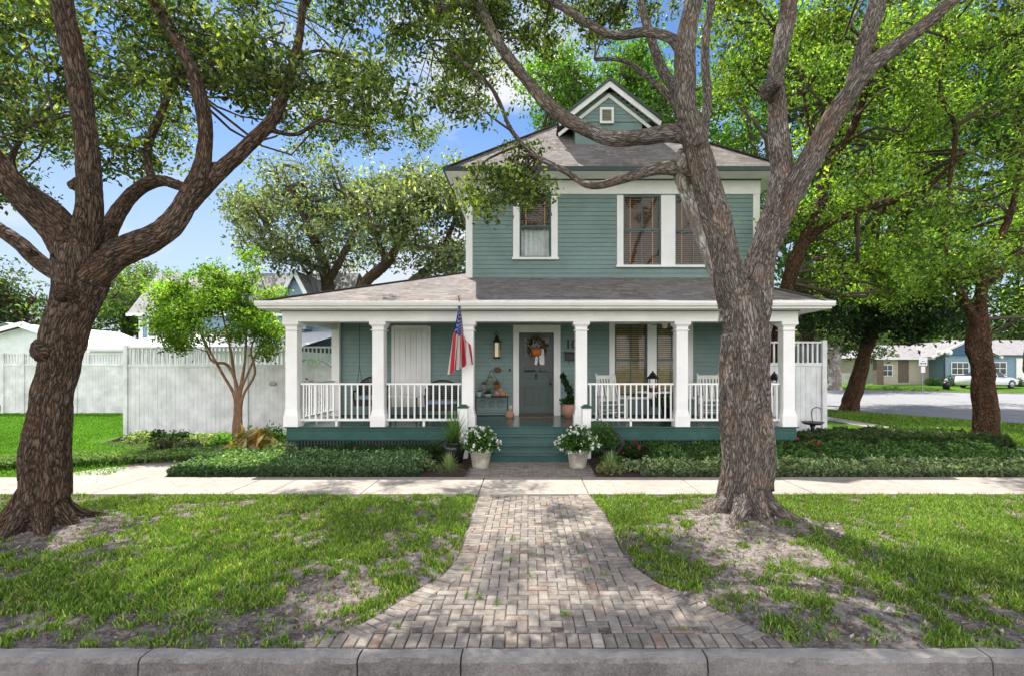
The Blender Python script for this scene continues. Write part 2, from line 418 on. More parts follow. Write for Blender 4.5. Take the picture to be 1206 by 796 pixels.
# ------------------------------------------------------------------ camera, sky, sun
cam = bpy.data.cameras.new('camera'); co = bpy.data.objects.new('camera', cam); COL.objects.link(co); SC.camera = co
co.location = (0, 0, CH); co.rotation_euler = (math.radians(90), 0, 0)
cam.sensor_width = 36; cam.lens = F/1206*36; cam.shift_x = (603-VX)/1206; cam.shift_y = (VY-398)/1206
cam.clip_start = .1; cam.clip_end = 3000
EL = math.radians(57); AZ = math.atan2(-.46, .89)
S = Vector((math.sin(AZ)*math.cos(EL), math.cos(AZ)*math.cos(EL), math.sin(EL)))
sl = bpy.data.lights.new('sun', 'SUN'); so = bpy.data.objects.new('sun', sl); COL.objects.link(so)
sl.energy = 9.0; sl.angle = math.radians(.5); sl.color = (1, .95, .86); so.rotation_euler = S.to_track_quat('Z', 'Y').to_euler()
so.location = S*40
w = bpy.data.worlds.new('World'); SC.world = w; w.use_nodes = True
n = w.node_tree.nodes; l = w.node_tree.links; n.clear()
wo = n.new('ShaderNodeOutputWorld'); bg = n.new('ShaderNodeBackground'); sky = n.new('ShaderNodeTexSky')
sky.sky_type = 'NISHITA'; sky.sun_disc = False; sky.sun_elevation = EL; sky.sun_rotation = AZ; sky.dust_density = .6; sky.ozone_density = 3.0
tc = n.new('ShaderNodeTexCoord'); mp = n.new('ShaderNodeMapping'); mp.inputs['Scale'].default_value = (1.6, 1.6, 4.5)
nz = n.new('ShaderNodeTexNoise'); nz.inputs['Scale'].default_value = 1.3; nz.inputs['Detail'].default_value = 8; nz.inputs['Roughness'].default_value = .55
cr = n.new('ShaderNodeValToRGB'); cr.color_ramp.elements[0].position = .50; cr.color_ramp.elements[1].position = .63
mx = n.new('ShaderNodeMix'); mx.data_type = 'RGBA'; mx.inputs[7].default_value = (6.3, 6.4, 6.6, 1)
l.new(tc.outputs['Generated'], mp.inputs[0]); l.new(mp.outputs[0], nz.inputs['Vector']); l.new(nz.outputs['Fac'], cr.inputs[0])
l.new(cr.outputs[0], mx.inputs[0]); tn = n.new('ShaderNodeMix'); tn.data_type = 'RGBA'; tn.blend_type = 'MULTIPLY'; tn.inputs[0].default_value = 1; tn.inputs[7].default_value = (.66, .86, 1.06, 1); l.new(sky.outputs[0], tn.inputs[6]); l.new(tn.outputs[2], mx.inputs[6])
# unseen bright bank added to the sky behind the street, lighting the house front
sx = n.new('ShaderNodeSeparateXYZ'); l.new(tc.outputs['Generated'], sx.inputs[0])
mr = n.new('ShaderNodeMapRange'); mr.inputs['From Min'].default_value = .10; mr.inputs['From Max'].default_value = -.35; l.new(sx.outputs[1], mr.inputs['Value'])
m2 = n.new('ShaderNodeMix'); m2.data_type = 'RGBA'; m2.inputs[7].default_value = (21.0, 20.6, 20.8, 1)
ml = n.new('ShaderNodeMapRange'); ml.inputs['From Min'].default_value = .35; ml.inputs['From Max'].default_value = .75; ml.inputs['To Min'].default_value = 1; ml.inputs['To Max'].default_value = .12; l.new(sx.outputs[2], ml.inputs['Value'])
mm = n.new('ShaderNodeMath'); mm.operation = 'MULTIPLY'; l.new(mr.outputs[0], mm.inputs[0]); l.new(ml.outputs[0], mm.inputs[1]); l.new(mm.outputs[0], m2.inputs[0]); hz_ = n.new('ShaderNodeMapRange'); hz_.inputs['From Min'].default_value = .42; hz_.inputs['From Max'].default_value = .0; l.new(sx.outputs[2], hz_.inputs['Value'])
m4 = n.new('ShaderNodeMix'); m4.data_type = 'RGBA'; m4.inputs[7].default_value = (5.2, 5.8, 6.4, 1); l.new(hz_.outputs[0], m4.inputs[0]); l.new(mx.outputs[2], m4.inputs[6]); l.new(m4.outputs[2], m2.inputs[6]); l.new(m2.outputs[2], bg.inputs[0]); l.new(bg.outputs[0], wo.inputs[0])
bg.inputs[1].default_value = .15
SC.view_settings.view_transform = 'Standard'; SC.view_settings.look = 'None'; SC.view_settings.exposure = 0
SC.cycles.max_bounces = 8; SC.cycles.transparent_max_bounces = 12
# ================================================================== THE HOUSE
YF, YC = 14.5, 11.9                 # wall plane, porch column plane
DZ = .673                           # porch floor height
def siding(mb, mapf, s0, s1, z0, z1, openings=(), ex=.125):
    """lap boards: mapf(s, out, z) -> world"""
    z = z0
    while z < z1 - .01:
        za, zb = z+.006, min(z+ex, z1)
        cuts = [s0, s1]
        for (a, b, c, d) in openings:
            if c < zb-.004 and d > za+.004: cuts += [max(a, s0), min(b, s1)]
        if s1-s0 > 4: jx = random.uniform(s0+.4, s1-.4); cuts += [jx, jx+3.1] if jx+3.1 < s1-.2 else [jx]
        cuts = sorted(set(cuts))
        for a, b in zip(cuts[:-1], cuts[1:]):
            m = (a+b)/2
            if any(o[0] < m < o[1] and o[2] < (za+zb)/2 < o[3] for o in openings): continue
            jo = random.uniform(-.003, .003); b -= .0025
            v = [mapf(a, .026+jo, za), mapf(b, .026+jo, za), mapf(b, .012+jo, zb), mapf(a, .012+jo, zb), mapf(a, 0, za), mapf(b, 0, za), mapf(b, 0, zb), mapf(a, 0, zb)]
            mb.add(v, [(0,1,2,3), (4,5,1,0), (5,6,2,1), (7,4,0,3)])
        z = min(z+ex, z1)
    return mb
house = empty('house', (0.4, 18, 0), 'teal two storey clapboard house with white columned front porch and dormer', 'house')
UX0, UX1 = X(550, YF), 6.55
LX0, LX1 = X(397, YF), 6.50
YB = 22.0
uz0, uz1 = 4.45, Z(229, YF)
def front(y): return lambda s, o, z: (s, y-o, z)
def west(x): return lambda s, o, z: (x-o, s, z)
def east(x): return lambda s, o, z: (x+o, s, z)
# openings upper: (x0,x1,z0,z1) sash openings
uw = [(X(612, YF), X(649, YF), Z(303, YF), Z(232, YF)), (X(734, YF), X(778, YF), Z(312, YF), Z(231, YF)), (X(795, YF), X(839, YF), Z(312, YF), Z(231, YF))]
uops = [(a-.02, b+.02, c-.02, d+.02) for a, b, c, d in uw]
door_o = (X(611.5, YF), X(652, YF), DZ, Z(392, YF))
lw = [(X(724, YF), X(762, YF), Z(466, YF), Z(382, YF)), (X(773, YF), X(809, YF), Z(466, YF), Z(382, YF))]
lops = [(a-.02, b+.02, c-.02, d+.02) for a, b, c, d in lw+[door_o]]
mb = MB(); siding(mb, front(YF), UX0, UX1, uz0, uz1, uops)
siding(mb, west(UX0), YF, YB, 4.8, uz1); siding(mb, east(UX1), YF, YB, 3.6, uz1)
mb.build('wall', M['teal'], house)
mb = MB(); siding(mb, front(YF), LX0, LX1, DZ+.02, 3.36, lops)
siding(mb, west(LX0), YF, YB, .4, 3.5); siding(mb, east(LX1), YF, YB, .4, 3.6)
mb.build('wall', M['teal'], house)
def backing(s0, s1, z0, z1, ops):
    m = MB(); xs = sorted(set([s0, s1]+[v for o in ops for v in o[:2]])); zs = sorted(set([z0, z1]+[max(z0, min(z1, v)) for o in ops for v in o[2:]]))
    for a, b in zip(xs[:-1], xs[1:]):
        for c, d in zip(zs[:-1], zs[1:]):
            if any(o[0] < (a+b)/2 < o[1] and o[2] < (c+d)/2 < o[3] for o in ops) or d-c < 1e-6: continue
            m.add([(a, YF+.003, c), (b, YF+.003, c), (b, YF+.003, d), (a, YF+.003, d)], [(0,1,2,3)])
    m.build('shadow_gap_backing', M['roofedge'], house)  # dark sheet behind the boards, its colour standing in for shade in the laps
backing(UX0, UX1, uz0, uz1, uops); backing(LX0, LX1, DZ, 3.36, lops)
# solid shell behind the boards so no light leaks
mb = MB()
mb.box(UX0, UX1, YB-.1, YB, 0, uz1+.4); mb.box(LX0, LX1, YB, YB+.1, 0, 3.6)
mb.box(UX0, UX0+.05, YF+.9, YB-.1, 4.5, uz1+.4); mb.box(UX1-.05, UX1, YF+.9, YB-.1, 0, uz1+.4); mb.box(LX0, LX0+.05, YF+.9, YB, 0, 3.6)
mb.box(UX0+.003, UX1-.003, YF+.9, YF+.95, 0, uz1+.4); mb.box(LX0+.003, UX0-.003, YF+.9, YF+.95, 0, 3.4)
mb.box(UX0+.003, UX0+.05, YF+.06, YF+.895, 3.6, uz1+.4); mb.box(UX1-.05, UX1-.003, YF+.06, YF+.895, 0, uz1+.4)
mb.box(UX0+.06, UX1-.06, YF+.04, YF+.89, uz1+.02, uz1+.05); mb.box(LX0+.01, UX1-.06, YF+.04, YF+.88, 3.42, 3.45)
mb.build('interior_wall', M['interior'], house)
# corner boards, friezes, skirt
def trim(boxes, name='trim', mat='white', parent=house, bevel=.004, one=False):
    if not one:
        for b in boxes: r = MB().box(*b).build(name, M[mat], parent, bevel=bevel)
        return r
    m = MB()
    for b in boxes: m.box(*b)
    return m.build(name, M[mat], parent, bevel=bevel)
fz0, fz1 = Z(229.5, YF), 7.50
trim([(UX0-.03, UX0+.16, YF-.045, YF-.001, uz0, fz0-.002), (UX1-.16, UX1+.03, YF-.045, YF-.001, uz0, fz0-.002), (UX0-.03, UX0-.002, YF, YF+.16, 4.5, fz0-.002),
      (LX0-.03, LX0+.11, YF-.045, YF-.001, DZ, 3.34)], 'corner_board')
trim([(UX0-.04, UX1+.04, YF-.052, YF-.003, fz0, fz1), (UX0-.04, UX0-.003, YF, YB, fz0, fz1), (UX1+.003, UX1+.04, YF, YB, fz0, fz1)], 'frieze')
trim([(UX0-.06, UX1+.06, YF-.075, YF-.053, 7.33, 7.36)], 'frieze_moulding', 'roofedge')
# ---- main roof
ex0, ex1, ey0, ey1, ez = -2.25, 7.12, 13.75, 22.9, 7.42
sl_ = .84; th = (ex1-ex0)/2; pk = ez+sl_*th; yc0, yc1 = ey0+th, max(ey1-th, ey0+th+.01)
cx = (ex0+ex1)/2
def roof_face(mb, pts, org, ud, vd):
    ud = Vector(ud).normalized(); vd = Vector(vd).normalized(); o = Vector(org)
    uv = [((Vector(p)-o).dot(ud), (Vector(p)-o).dot(vd)) for p in pts]
    mb.add(pts, [tuple(range(len(pts)))], [uv])
A, B, Cc, Dd = (ex0, ey0, ez), (ex1, ey0, ez), (ex1, ey1, ez), (ex0, ey1, ez)
T0, T1 = (cx, yc0, pk), (cx, yc1, pk)
mb = MB(); sv = sl_
roof_face(mb, [A, B, T0], A, (1,0,0), (0,1,sv)); roof_face(mb, [B, Cc, T1, T0], B, (0,1,0), (-1,0,sv))
roof_face(mb, [Cc, Dd, T1], Cc, (-1,0,0), (0,-1,sv)); roof_face(mb, [Dd, A, T0, T1], Dd, (0,-1,0), (1,0,sv))
mb.build('roof', M['shingle'], house)
for (a, b) in ((A, T0), (B, T0), (Cc, T1), (Dd, T1)):
    MB().bar(Vector(a)+Vector((0,0,.01)), Vector(b)+Vector((0,0,.01)), .22, .03).build('ridge_cap', M['shingle'], house)
trim([(ex0-.02, ex1+.02, ey0-.05, ey0-.001, ez-.10, ez+.02), (ex0-.05, ex0-.001, ey0, ey1, ez-.10, ez+.02), (ex1+.001, ex1+.05, ey0, ey1, ez-.10, ez+.02)], 'gutter', 'roofedge')
mb = MB(); zz = ez-.02      # sloping soffit from the eave down to the frieze
for q in ([(ex0, ey0, ez-.09), (ex1, ey0, ez-.09), (UX1, YF-.05, ez-.06), (UX0, YF-.05, ez-.06)], [(ex0, ey0, ez-.09), (UX0, YF-.05, ez-.06), (UX0, ey1, ez-.06), (ex0, ey1, ez-.09)],
          [(ex1, ey0, ez-.09), (ex1, ey1, ez-.09), (UX1, ey1, ez-.06), (UX1, YF-.05, ez-.06)]): mb.add(q, [(0,1,2,3)])
mb.build('soffit', M['white'], house)
# ---- dormer
dy = 15.25; dcx = X(717, dy); dz = Z(99, dy); hw = 1.42; zt = Z(143, dy); dwx = 1.0; zb = 8.5
dor = MB()
dor.prism_y([(dcx-dwx, zb), (dcx+dwx, zb), (dcx+dwx, zt+.2), (dcx, dz-.25), (dcx-dwx, zt+.2)], dy+.03, dy+3.2)
dormer = dor.build('dormer', M['teal'], house)
mb = MB()
z = zt-.02
while z < dz-.3:
    t = (dz-.18-z)/(dz-.18-zt)*hw*.86
    mb.box(dcx-t, dcx+t, dy+.003, dy+.018, z, z+.10); mb.box(dcx-t+.01, dcx+t-.01, dy+.0175, dy+.027, z+.101, z+.109); z += .11
mb.build('siding', M['teal'], dormer)
mb = MB(); slp = (dz-zt)/hw; ry = 18.6
for sgn in (-1, 1):
    a = (dcx, dy-.28, dz+.06); b = (dcx+sgn*(hw+.12), dy-.28, zt-.12*slp+.06-.05)
    a2 = (dcx, ry+1, dz+.06); b2 = (b[0], ry, b[2])
    pts = [b, a, a2, b2] if sgn < 0 else [a, b, b2, a2]
    roof_face(mb, pts, b, (0,1,0), (-sgn, 0, slp))
mb.build('roof', M['shingle'], dormer)
def rake(name, mat, off, w_, y, t):
    m = MB()
    for sgn in (-1, 1):
        p0 = (dcx, dz-off); p1 = (dcx+sgn*(hw+.10), zt-off-.10*slp)
        q0 = (dcx, dz-off-w_*1.25); q1 = (dcx+sgn*(hw+.10-w_*.25), zt-off-.10*slp-w_*.95)
        poly = [p0, p1, q1, q0] if sgn > 0 else [p0, q0, q1, p1]
        m.prism_y(poly, y-t+.002*(sgn > 0), y)
    return m.build(name, M[mat], dormer, bevel=.003)
rake('drip_edge', 'roofedge', -.05, .07, dy-.24, .05); rake('rake_board', 'white', .035, .15, dy-.20, .04)
rake('inner_rake_board', 'white', .30, .10, dy+.0, .04)
mb = MB()
for sgn in (-1, 1):
    mb.add([(dcx, dy-.2, dz-.08), (dcx+sgn*hw, dy-.2, zt-.08), (dcx+sgn*hw, dy+.02, zt-.08), (dcx, dy+.02, dz-.08)], [(0,1,2,3)])
mb.build('soffit', M['white'], dormer)
vx, vz = X(714.5, dy), Z(137, dy)
vent = trim([(vx-.21, vx+.21, dy-.05, dy-.002, vz-.24, vz-.17), (vx-.21, vx+.21, dy-.05, dy-.002, vz+.17, vz+.24), (vx-.21, vx-.14, dy-.047, dy-.002, vz-.17, vz+.17), (vx+.14, vx+.21, dy-.047, dy-.002, vz-.17, vz+.17)], 'vent', 'white', dormer, one=True)
mb = MB()
for k in range(7): mb.bar((vx-.14, dy-.02, vz-.145+k*.048), (vx+.14, dy-.02, vz-.145+k*.048), .03, .008, up=(0, .6, 1))
mb.build('louvre', M['cream'], vent)

# ---- windows
def window(x0, x1, z0, z1, y, cols=2, blind='blind', half=False, apron=True, dark='tealdark'):
    """sash window; returns the window part (sash frame) with pane, blind and sill"""
    s = .045; zm = (z0+z1)/2
    m = MB()
    for (a, b, yy) in ((zm, z1, y-.006), (z0, zm, y+.022)):
        m.box(x0, x0+s, yy, yy+.035, a, b); m.box(x1-s, x1, yy, yy+.035, a, b)
        m.box(x0+s, x1-s, yy+.001, yy+.034, a, a+s*.9); m.box(x0+s, x1-s, yy+.001, yy+.034, b-s*.8, b)
        for k in range(1, cols):
            xc = x0+(x1-x0)*k/cols; m.box(xc-.011, xc+.011, yy+.003, yy+.030, a+s*.9, b-s*.8)
    wn = m.build('window', M[dark], house)
    MB().add([(x0+s, y+.022, z0), (x1-s, y+.022, z0), (x1-s, y+.022, z1), (x0+s, y+.022, z1)], [(0,1,2,3)]).build('pane', M['glass'], wn)
    m = MB(); zc = z1-.03; zend = (z0+z1)/2 if half else z0+.03
    while zc > zend:
        j = random.uniform(-.002, .002)
        m.bar((x0+s+.01, y+.088, zc+j), (x1-s-.01, y+.088, zc+j), .004, .046, up=(0, .6, .8)); zc -= .058
    m.box(x0+s+.01, x1-s-.01, y+.09, y+.14, z1-.06, z1-.005)
    m.build('blind', M[blind], wn)
    m = MB()
    for k in ((.2, .8)):
        xc = x0+(x1-x0)*k; MB().box(xc-.014, xc+.014, y+.064, y+.068, zend, z1-.03).build('blind_tape', M['tape'], wn)
    m = MB(); m.box(x0-.02, x1+.02, y+.06, y+.075, z0-.02, z0); m.box(x0-.02, x0-.002, y+.0, y+.2, z0, z1); m.box(x1+.002, x1+.02, y+.0, y+.2, z0, z1); m.box(x0-.02, x1+.02, y, y+.2, z1+.002, z1+.02)
    m.build('jamb', M['tealdark'], wn)
    return wn
def casing(x0, x1, z0, z1, w_, y, mull=(), top=True, sill=True):
    b = [(x0-w_, x0-.003, y-.05, y-.0005, z0-.02, z1+.003), (x1+.003, x1+w_, y-.05, y-.0005, z0-.02, z1+.003)]
    if top: b.append((x0-w_, x1+w_, y-.052, y-.0008, z1+.003, z1+w_))
    for (a, c) in mull: b.append((a+.003, c-.003, y-.05, y-.0005, z0-.02, z1+.003))
    trim(b, 'window_casing')
    if sill: trim([(x0-w_-.03, x1+w_+.03, y-.10, y-.0002, z0-.085, z0-.021)], 'window_sill')
for i, (a, b, c, d) in enumerate(uw):
    window(a, b, c, d, YF, 1 if i == 0 else 2, 'blind', half=(i == 0))
casing(uw[0][0], uw[0][1], uw[0][2], uw[0][3], .185, YF, top=False)
casing(uw[1][0], uw[2][1], uw[1][2], uw[1][3], .185, YF, mull=[(uw[1][1], uw[2][0])], top=False)
for (a, b, c, d) in lw: window(a, b, c, d, YF, 2, 'blindtan')
casing(lw[0][0], lw[1][1], lw[0][2], lw[0][3], .16, YF, mull=[(lw[0][1], lw[1][0])])
# curtains behind the lower part of the single window
m = MB()
pts = 40
for k in range(pts):
    x = uw[0][0]+.05+(uw[0][1]-uw[0][0]-.1)*k/pts; dxk = (uw[0][1]-uw[0][0]-.1)/pts
    m.add([(x, YF+.2+.02*math.sin(k*.9), uw[0][2]), (x+dxk, YF+.2+.02*math.sin((k+1)*.9), uw[0][2]), (x+dxk, YF+.2+.02*math.sin((k+1)*.9), (uw[0][2]+uw[0][3])/2), (x, YF+.2+.02*math.sin(k*.9), (uw[0][2]+uw[0][3])/2)], [(0,1,2,3)])
m.build('curtain', M['cloth'], house)

# ---- door
dx0, dx1, dz0, dz1 = door_o
trim([(X(604.5, YF), dx0-.003, YF-.055, YF-.0005, DZ+.001, Z(383, YF)), (dx1+.003, X(660, YF), YF-.055, YF-.0005, DZ+.001, Z(383, YF)), (dx0-.003, dx1+.003, YF-.054, YF-.0005, dz1+.003, Z(383, YF))], 'door_casing')
trim([(dx0, dx1, YF-.09, YF+.05, DZ+.001, DZ+.045)], 'threshold', 'roofedge')
fr = .035; m = MB(); yd = YF+.012; zg0, zg1 = Z(437.5, YF), Z(398, YF)
gx0, gx1 = X(617, YF), X(646.5, YF)
m.box(dx0+.01, gx0, yd, yd+.04, dz0+.05, dz1-.01); m.box(gx1, dx1-.01, yd, yd+.04, dz0+.05, dz1-.01)
m.box(gx0, gx1, yd+.001, yd+.039, zg1, dz1-.01); m.box(gx0, gx1, yd+.001, yd+.039, dz0+.05, zg0)
m.box(gx0-.03, gx1+.03, yd-.02, yd-.001, zg0-.06, zg0-.01)
for (a, b) in ((gx0+.02, (gx0+gx1)/2-.04), ((gx0+gx1)/2+.04, gx1-.02)):
    zz0, zz1 = dz0+.30, zg0-.42
    for q in ((a, b, zz0, zz0+.03), (a, b, zz1-.03, zz1), (a, a+.03, zz0+.03, zz1-.03), (b-.03, b, zz0+.03, zz1-.03)): m.box(q[0], q[1], yd-.012, yd-.001, q[2], q[3])
    m.box(a+.06, b-.06, yd-.010, yd-.001, zz0+.06, zz1-.06)
    for q in ((a, b, zg0-.34, zg0-.31), (a, b, zg0-.18, zg0-.15)): m.box(q[0], q[1], yd-.010, yd-.001, q[2], q[3])
door = m.build('door', M['door'], house, bevel=.004)
MB().add([(gx0, yd+.02, zg0), (gx1, yd+.02, zg0), (gx1, yd+.02, zg1), (gx0, yd+.02, zg1)], [(0,1,2,3)]).build('pane', M['glass'], door)
m = MB(); hx = dx1-.09
m.box(hx-.02, hx+.02, yd-.012, yd-.001, 1.50, 1.75); m.sphere((hx, yd-.05, 1.58), .028); m.tube([(hx, yd-.05, 1.58), (hx, yd, 1.58)], .012)
m.build('handle', M['black'], door)
m = MB(); kx, kz = (dx0+dx1)/2-.01, Z(443, YF)
m.lathe([(.001, .0), (.035, .01), (.02, .05), (.001, .06)], (kx, yd-.02, kz+.02), 10); m.tube([(kx+.035*math.sin(t), yd-.03, kz-.03+.05*math.cos(t)) for t in np.linspace(0, 6.28, 14)], .009, 6); m.box(kx-.03, kx+.03, yd-.015, yd-.001, kz-.08, kz+.08)
m.build('knocker', M['black'], door)
# white louvred shutters over the left opening
sx0, sx1, sz0, sz1 = X(463, YF), X(506.5, YF), DZ+.25, Z(384.5, YF)
m = MB(); m.box(sx0, sx1, YF-.06, YF-.023, sz0, sz1)
nb = 6
for k in range(nb):
    a = sx0+.06+(sx1-sx0-.12)*k/nb; b = sx0+.06+(sx1-sx0-.12)*(k+1)/nb
    m.box(a+.005, b-.005, YF-.075, YF-.061, sz0+.02, sz1-.10)
m.box(sx0-.03, sx0+.055, YF-.085, YF-.0235, sz0, sz1); m.box(sx1-.055, sx1+.03, YF-.085, YF-.0235, sz0, sz1); m.box(sx0+.056, sx1-.056, YF-.086, YF-.0235, sz1-.09, sz1+.02)
m.build('shutter', M['white'], house, bevel=.004)
# ---- porch floor, steps
m = MB(); x = -5.62
m.box(-5.6, 6.22, 11.8, YF-.001, DZ-.10, DZ-.03)
m.box(-5.64, 6.26, 11.76, YF-.0015, DZ-.028, DZ)
m.build('porch_floor', M['deck'], house, bevel=.008)
trim([(-5.6, 6.22, 11.79, 11.84, .36, DZ-.102), (-5.6, -5.55, 11.841, YF, .36, DZ-.102), (6.17, 6.22, 11.841, YF, .36, DZ-.102)], 'skirt_board', 'deck')
m = MB(); x = -5.58
while x < 6.18:
    if not (-.98 < x < 1.02): m.box(x, x+.035, 11.83, 11.85, .0, .36)
    x += .075
for z in np.arange(.03, .36, .075): m.box(-5.58, -.98, 11.852, 11.865, z, z+.03); m.box(1.02, 6.18, 11.852, 11.865, z, z+.03)
m.build('lattice', M['door'], house)
MB().box(-5.5, 6.1, 12.1, 12.15, 0, .5).build('foundation_wall', M['interior'], house)
stx0, stx1 = -.88, 1.0
m = MB(); y = 11.755; z = DZ
for k in range(3):
    zt_ = DZ*(3-k)/4; y0 = 11.755-.275*(k+1)
    m.box(stx0, stx1, y0+.03, y0+.30, zt_-DZ/4, zt_-.035)
m.build('step_riser', M['deck'], house)
for k in range(3):
    zt_ = DZ*(3-k)/4; y0 = 11.755-.275*(k+1)
    trim([(stx0-.02, stx1+.02, y0, y0+.31-.004*k, zt_-.034, zt_)], 'step_tread', 'deck', bevel=.008)
trim([(stx0, stx1, 11.74, 11.785, DZ*.75, DZ-.03)], 'step_riser', 'deck')
# ---- columns
bz = Z(379.5, YC)       # beam underside
def column(xc):
    m = MB(); y = YC; w_ = .136
    m.box(xc-.172, xc+.172, y-.172, y+.172, DZ, DZ+.26)
    # splayed base, shaft, cap
    def ring(hw_, z): return [(xc-hw_, y-hw_, z), (xc+hw_, y-hw_, z), (xc+hw_, y+hw_, z), (xc-hw_, y+hw_, z)]
    lv = [(.16, DZ+.26), (.147, DZ+.34), (w_, DZ+.40), (w_*.97, bz-.22), (w_, bz-.12), (.178, bz-.07)]
    vs = [p for h, z in lv for p in ring(h, z)]; fs = []
    for i in range(len(lv)-1):
        for k in range(4):
            a = i*4+k; b = i*4+(k+1) % 4; fs.append((a, b, b+4, a+4))
    m.add(vs, fs); m.box(xc-.19, xc+.19, y-.19, y+.19, bz-.07, bz-.001)
    m.box(xc-.17, xc+.17, y-.17, y+.17, bz-.20, bz-.18)
    m.build('column', M['white'], house, bevel=.006)
cols = [X(346, YC), X(447, YC), X(551.5, YC), X(684, YC), X(801.5, YC), X(926, YC)]
for c in cols: column(c)
b0, b1 = cols[0]-.19, cols[-1]+.19
trim([(b0, b1, YC-.17, YC+.17, bz, Z(366, YC)), (b0+.02, b0+.30, YC+.171, YF-.05, bz+.002, 3.34), (b1-.30, b1-.02, YC+.171, YF-.05, bz+.002, 3.34)], 'porch_beam')
trim([(b0-.03, b1+.03, YC-.215, YC-.172, 3.33, 3.36)], 'beam_moulding', 'roofedge')
trim([(LX0-.1, LX0+.12, YF-.16, YF-.052, DZ+.001, 3.33)], 'pilaster')
m = MB(); m.box(b0+.1, b1-.1, YC, YF, 3.345, 3.36); m.build('porch_ceiling', M['white'], house)
# ---- railings, every baluster a piece of its own
RT, RB = Z(452, YC), Z(494, YC)
def railing(a, b, n, foot=True):
    a = Vector(a); b = Vector(b); d = (b-a).normalized(); m = MB()
    up = Vector((0, 0, 1))
    m.bar(a+up*RT, b+up*RT, .065, .045); m.bar(a+up*RB, b+up*RB, .05, .055)
    if foot:
        c = (a+b)/2; m.bar(c+up*(DZ+.001), c+up*(RB+.0), .05)
    r = m.build('railing', M['white'], house, bevel=.004)
    L = (b-a).length
    for k in range(n):
        p = a+d*(L*(k+.5)/n); MB().bar(p+up*(RB+.028), p+up*(RT-.023), .034).build('baluster', M['white'], r)
for i, n_ in ((0, 12), (1, 12), (3, 15), (4, 17)):
    railing((cols[i]+.16, YC, 0), (cols[i+1]-.16, YC, 0), n_)
railing((cols[0], YC+.16, 0), (cols[0], YF-.16, 0), 15); railing((cols[-1], YC+.16, 0), (cols[-1], YF-.06, 0), 15)
for xn in (X(546, 11.45), X(690.5, 11.45)):
    nw = trim([(xn-.095, xn+.095, 11.36, 11.55, .0, 1.13)], 'newel_post')
    m = MB(); m.box(xn-.12, xn+.12, 11.335, 11.575, 1.13, 1.16)
    m.add([(xn-.12, 11.335, 1.16), (xn+.12, 11.335, 1.16), (xn+.12, 11.575, 1.16), (xn-.12, 11.575, 1.16), (xn-.05, 11.40, 1.215), (xn+.05, 11.40, 1.215), (xn+.05, 11.51, 1.215), (xn-.05, 11.51, 1.215)], [(0,1,5,4), (1,2,6,5), (2,3,7,6), (3,0,4,7), (4,5,6,7)])
    m.build('post_cap', M['deck'], nw, bevel=.004)
# ---- porch roof
px0, px1, py0, pz = X(305, 11.3), X(978, 11.3), 11.3, 3.50
ps = .34; yw = YF-.02; zw = pz+ps*(yw-py0); q = UX0-px0; yq = py0+q; zq = pz+ps*q; xr = 5.62
m = MB()
m_pts = [(px0, py0, pz), (px1, py0, pz), (xr, yw, zw), (UX0, yw, zw), (UX0, yq, zq)]
roof_face(m, m_pts, (px0, py0, pz), (1,0,0), (0,1,ps))
yb = 22.7; roof_face(m, [(px0, yb, pz), (px0, py0, pz), (UX0, yq, zq), (UX0, yb-q, zq)], (px0, yb, pz), (0,-1,0), (1,0,ps))
roof_face(m, [(px0, yb, pz), (UX0, yb-q, zq), (UX0, yb, pz)], (px0, yb, pz), (1,0,0), (0,-1,ps))
roof_face(m, [(px1, py0, pz), (px1, yw+.4, pz), (UX1+.02, yw+.4, pz+.15), (xr, yw, zw)], (px1, py0, pz), (0,1,0), (-1,0,1))
roof_face(m, [(xr, yw, zw), (UX1+.02, yw+.4, pz+.15), (UX1, yw, 4.4), (UX1-.2, yw, zw)], (px1, py0, pz), (0,1,0), (-1,0,1))
m.build('porch_roof', M['shingle'], house)
for a_, b_ in (((px0, py0, pz+.012), (UX0, yq, zq+.012)), ((px1, py0, pz+.012), (xr, yw, zw+.012))): MB().bar(a_, b_, .2, .025).build('ridge_cap', M['shingle'], house)
trim([(px0-.02, px1+.02, py0-.03, py0-.001, 3.34, pz+.005), (px0-.03, px0-.001, py0, yb, 3.34, pz+.005), (px1+.001, px1+.03, py0, yw+.4, 3.34, pz+.005)], 'fascia')
m = MB(); m.prism_x([(py0-.031, pz-.005), (py0-.13, pz-.005), (py0-.13, pz-.05), (py0-.10, pz-.11), (py0-.031, pz-.12)], px0-.05, px1+.05)
m.build('gutter', M['white'], house, bevel=.006)
m = MB()
m.box(px0, px1, py0, YC-.22, 3.345, 3.352); m.box(px0, b0, YC-.22, YF+8, 3.345, 3.352); m.box(b1, px1, YC-.22, YF+.4, 3.345, 3.352)
m.build('soffit', M['white'], house)

# ================================================================== THINGS ON THE PORCH
def top(name, mb, mat, label, cat, origin, group=None, bevel=0.0):
    o = mb.build(name, M[mat], None, origin=origin, bevel=bevel); return tag(o, label, cat, group)
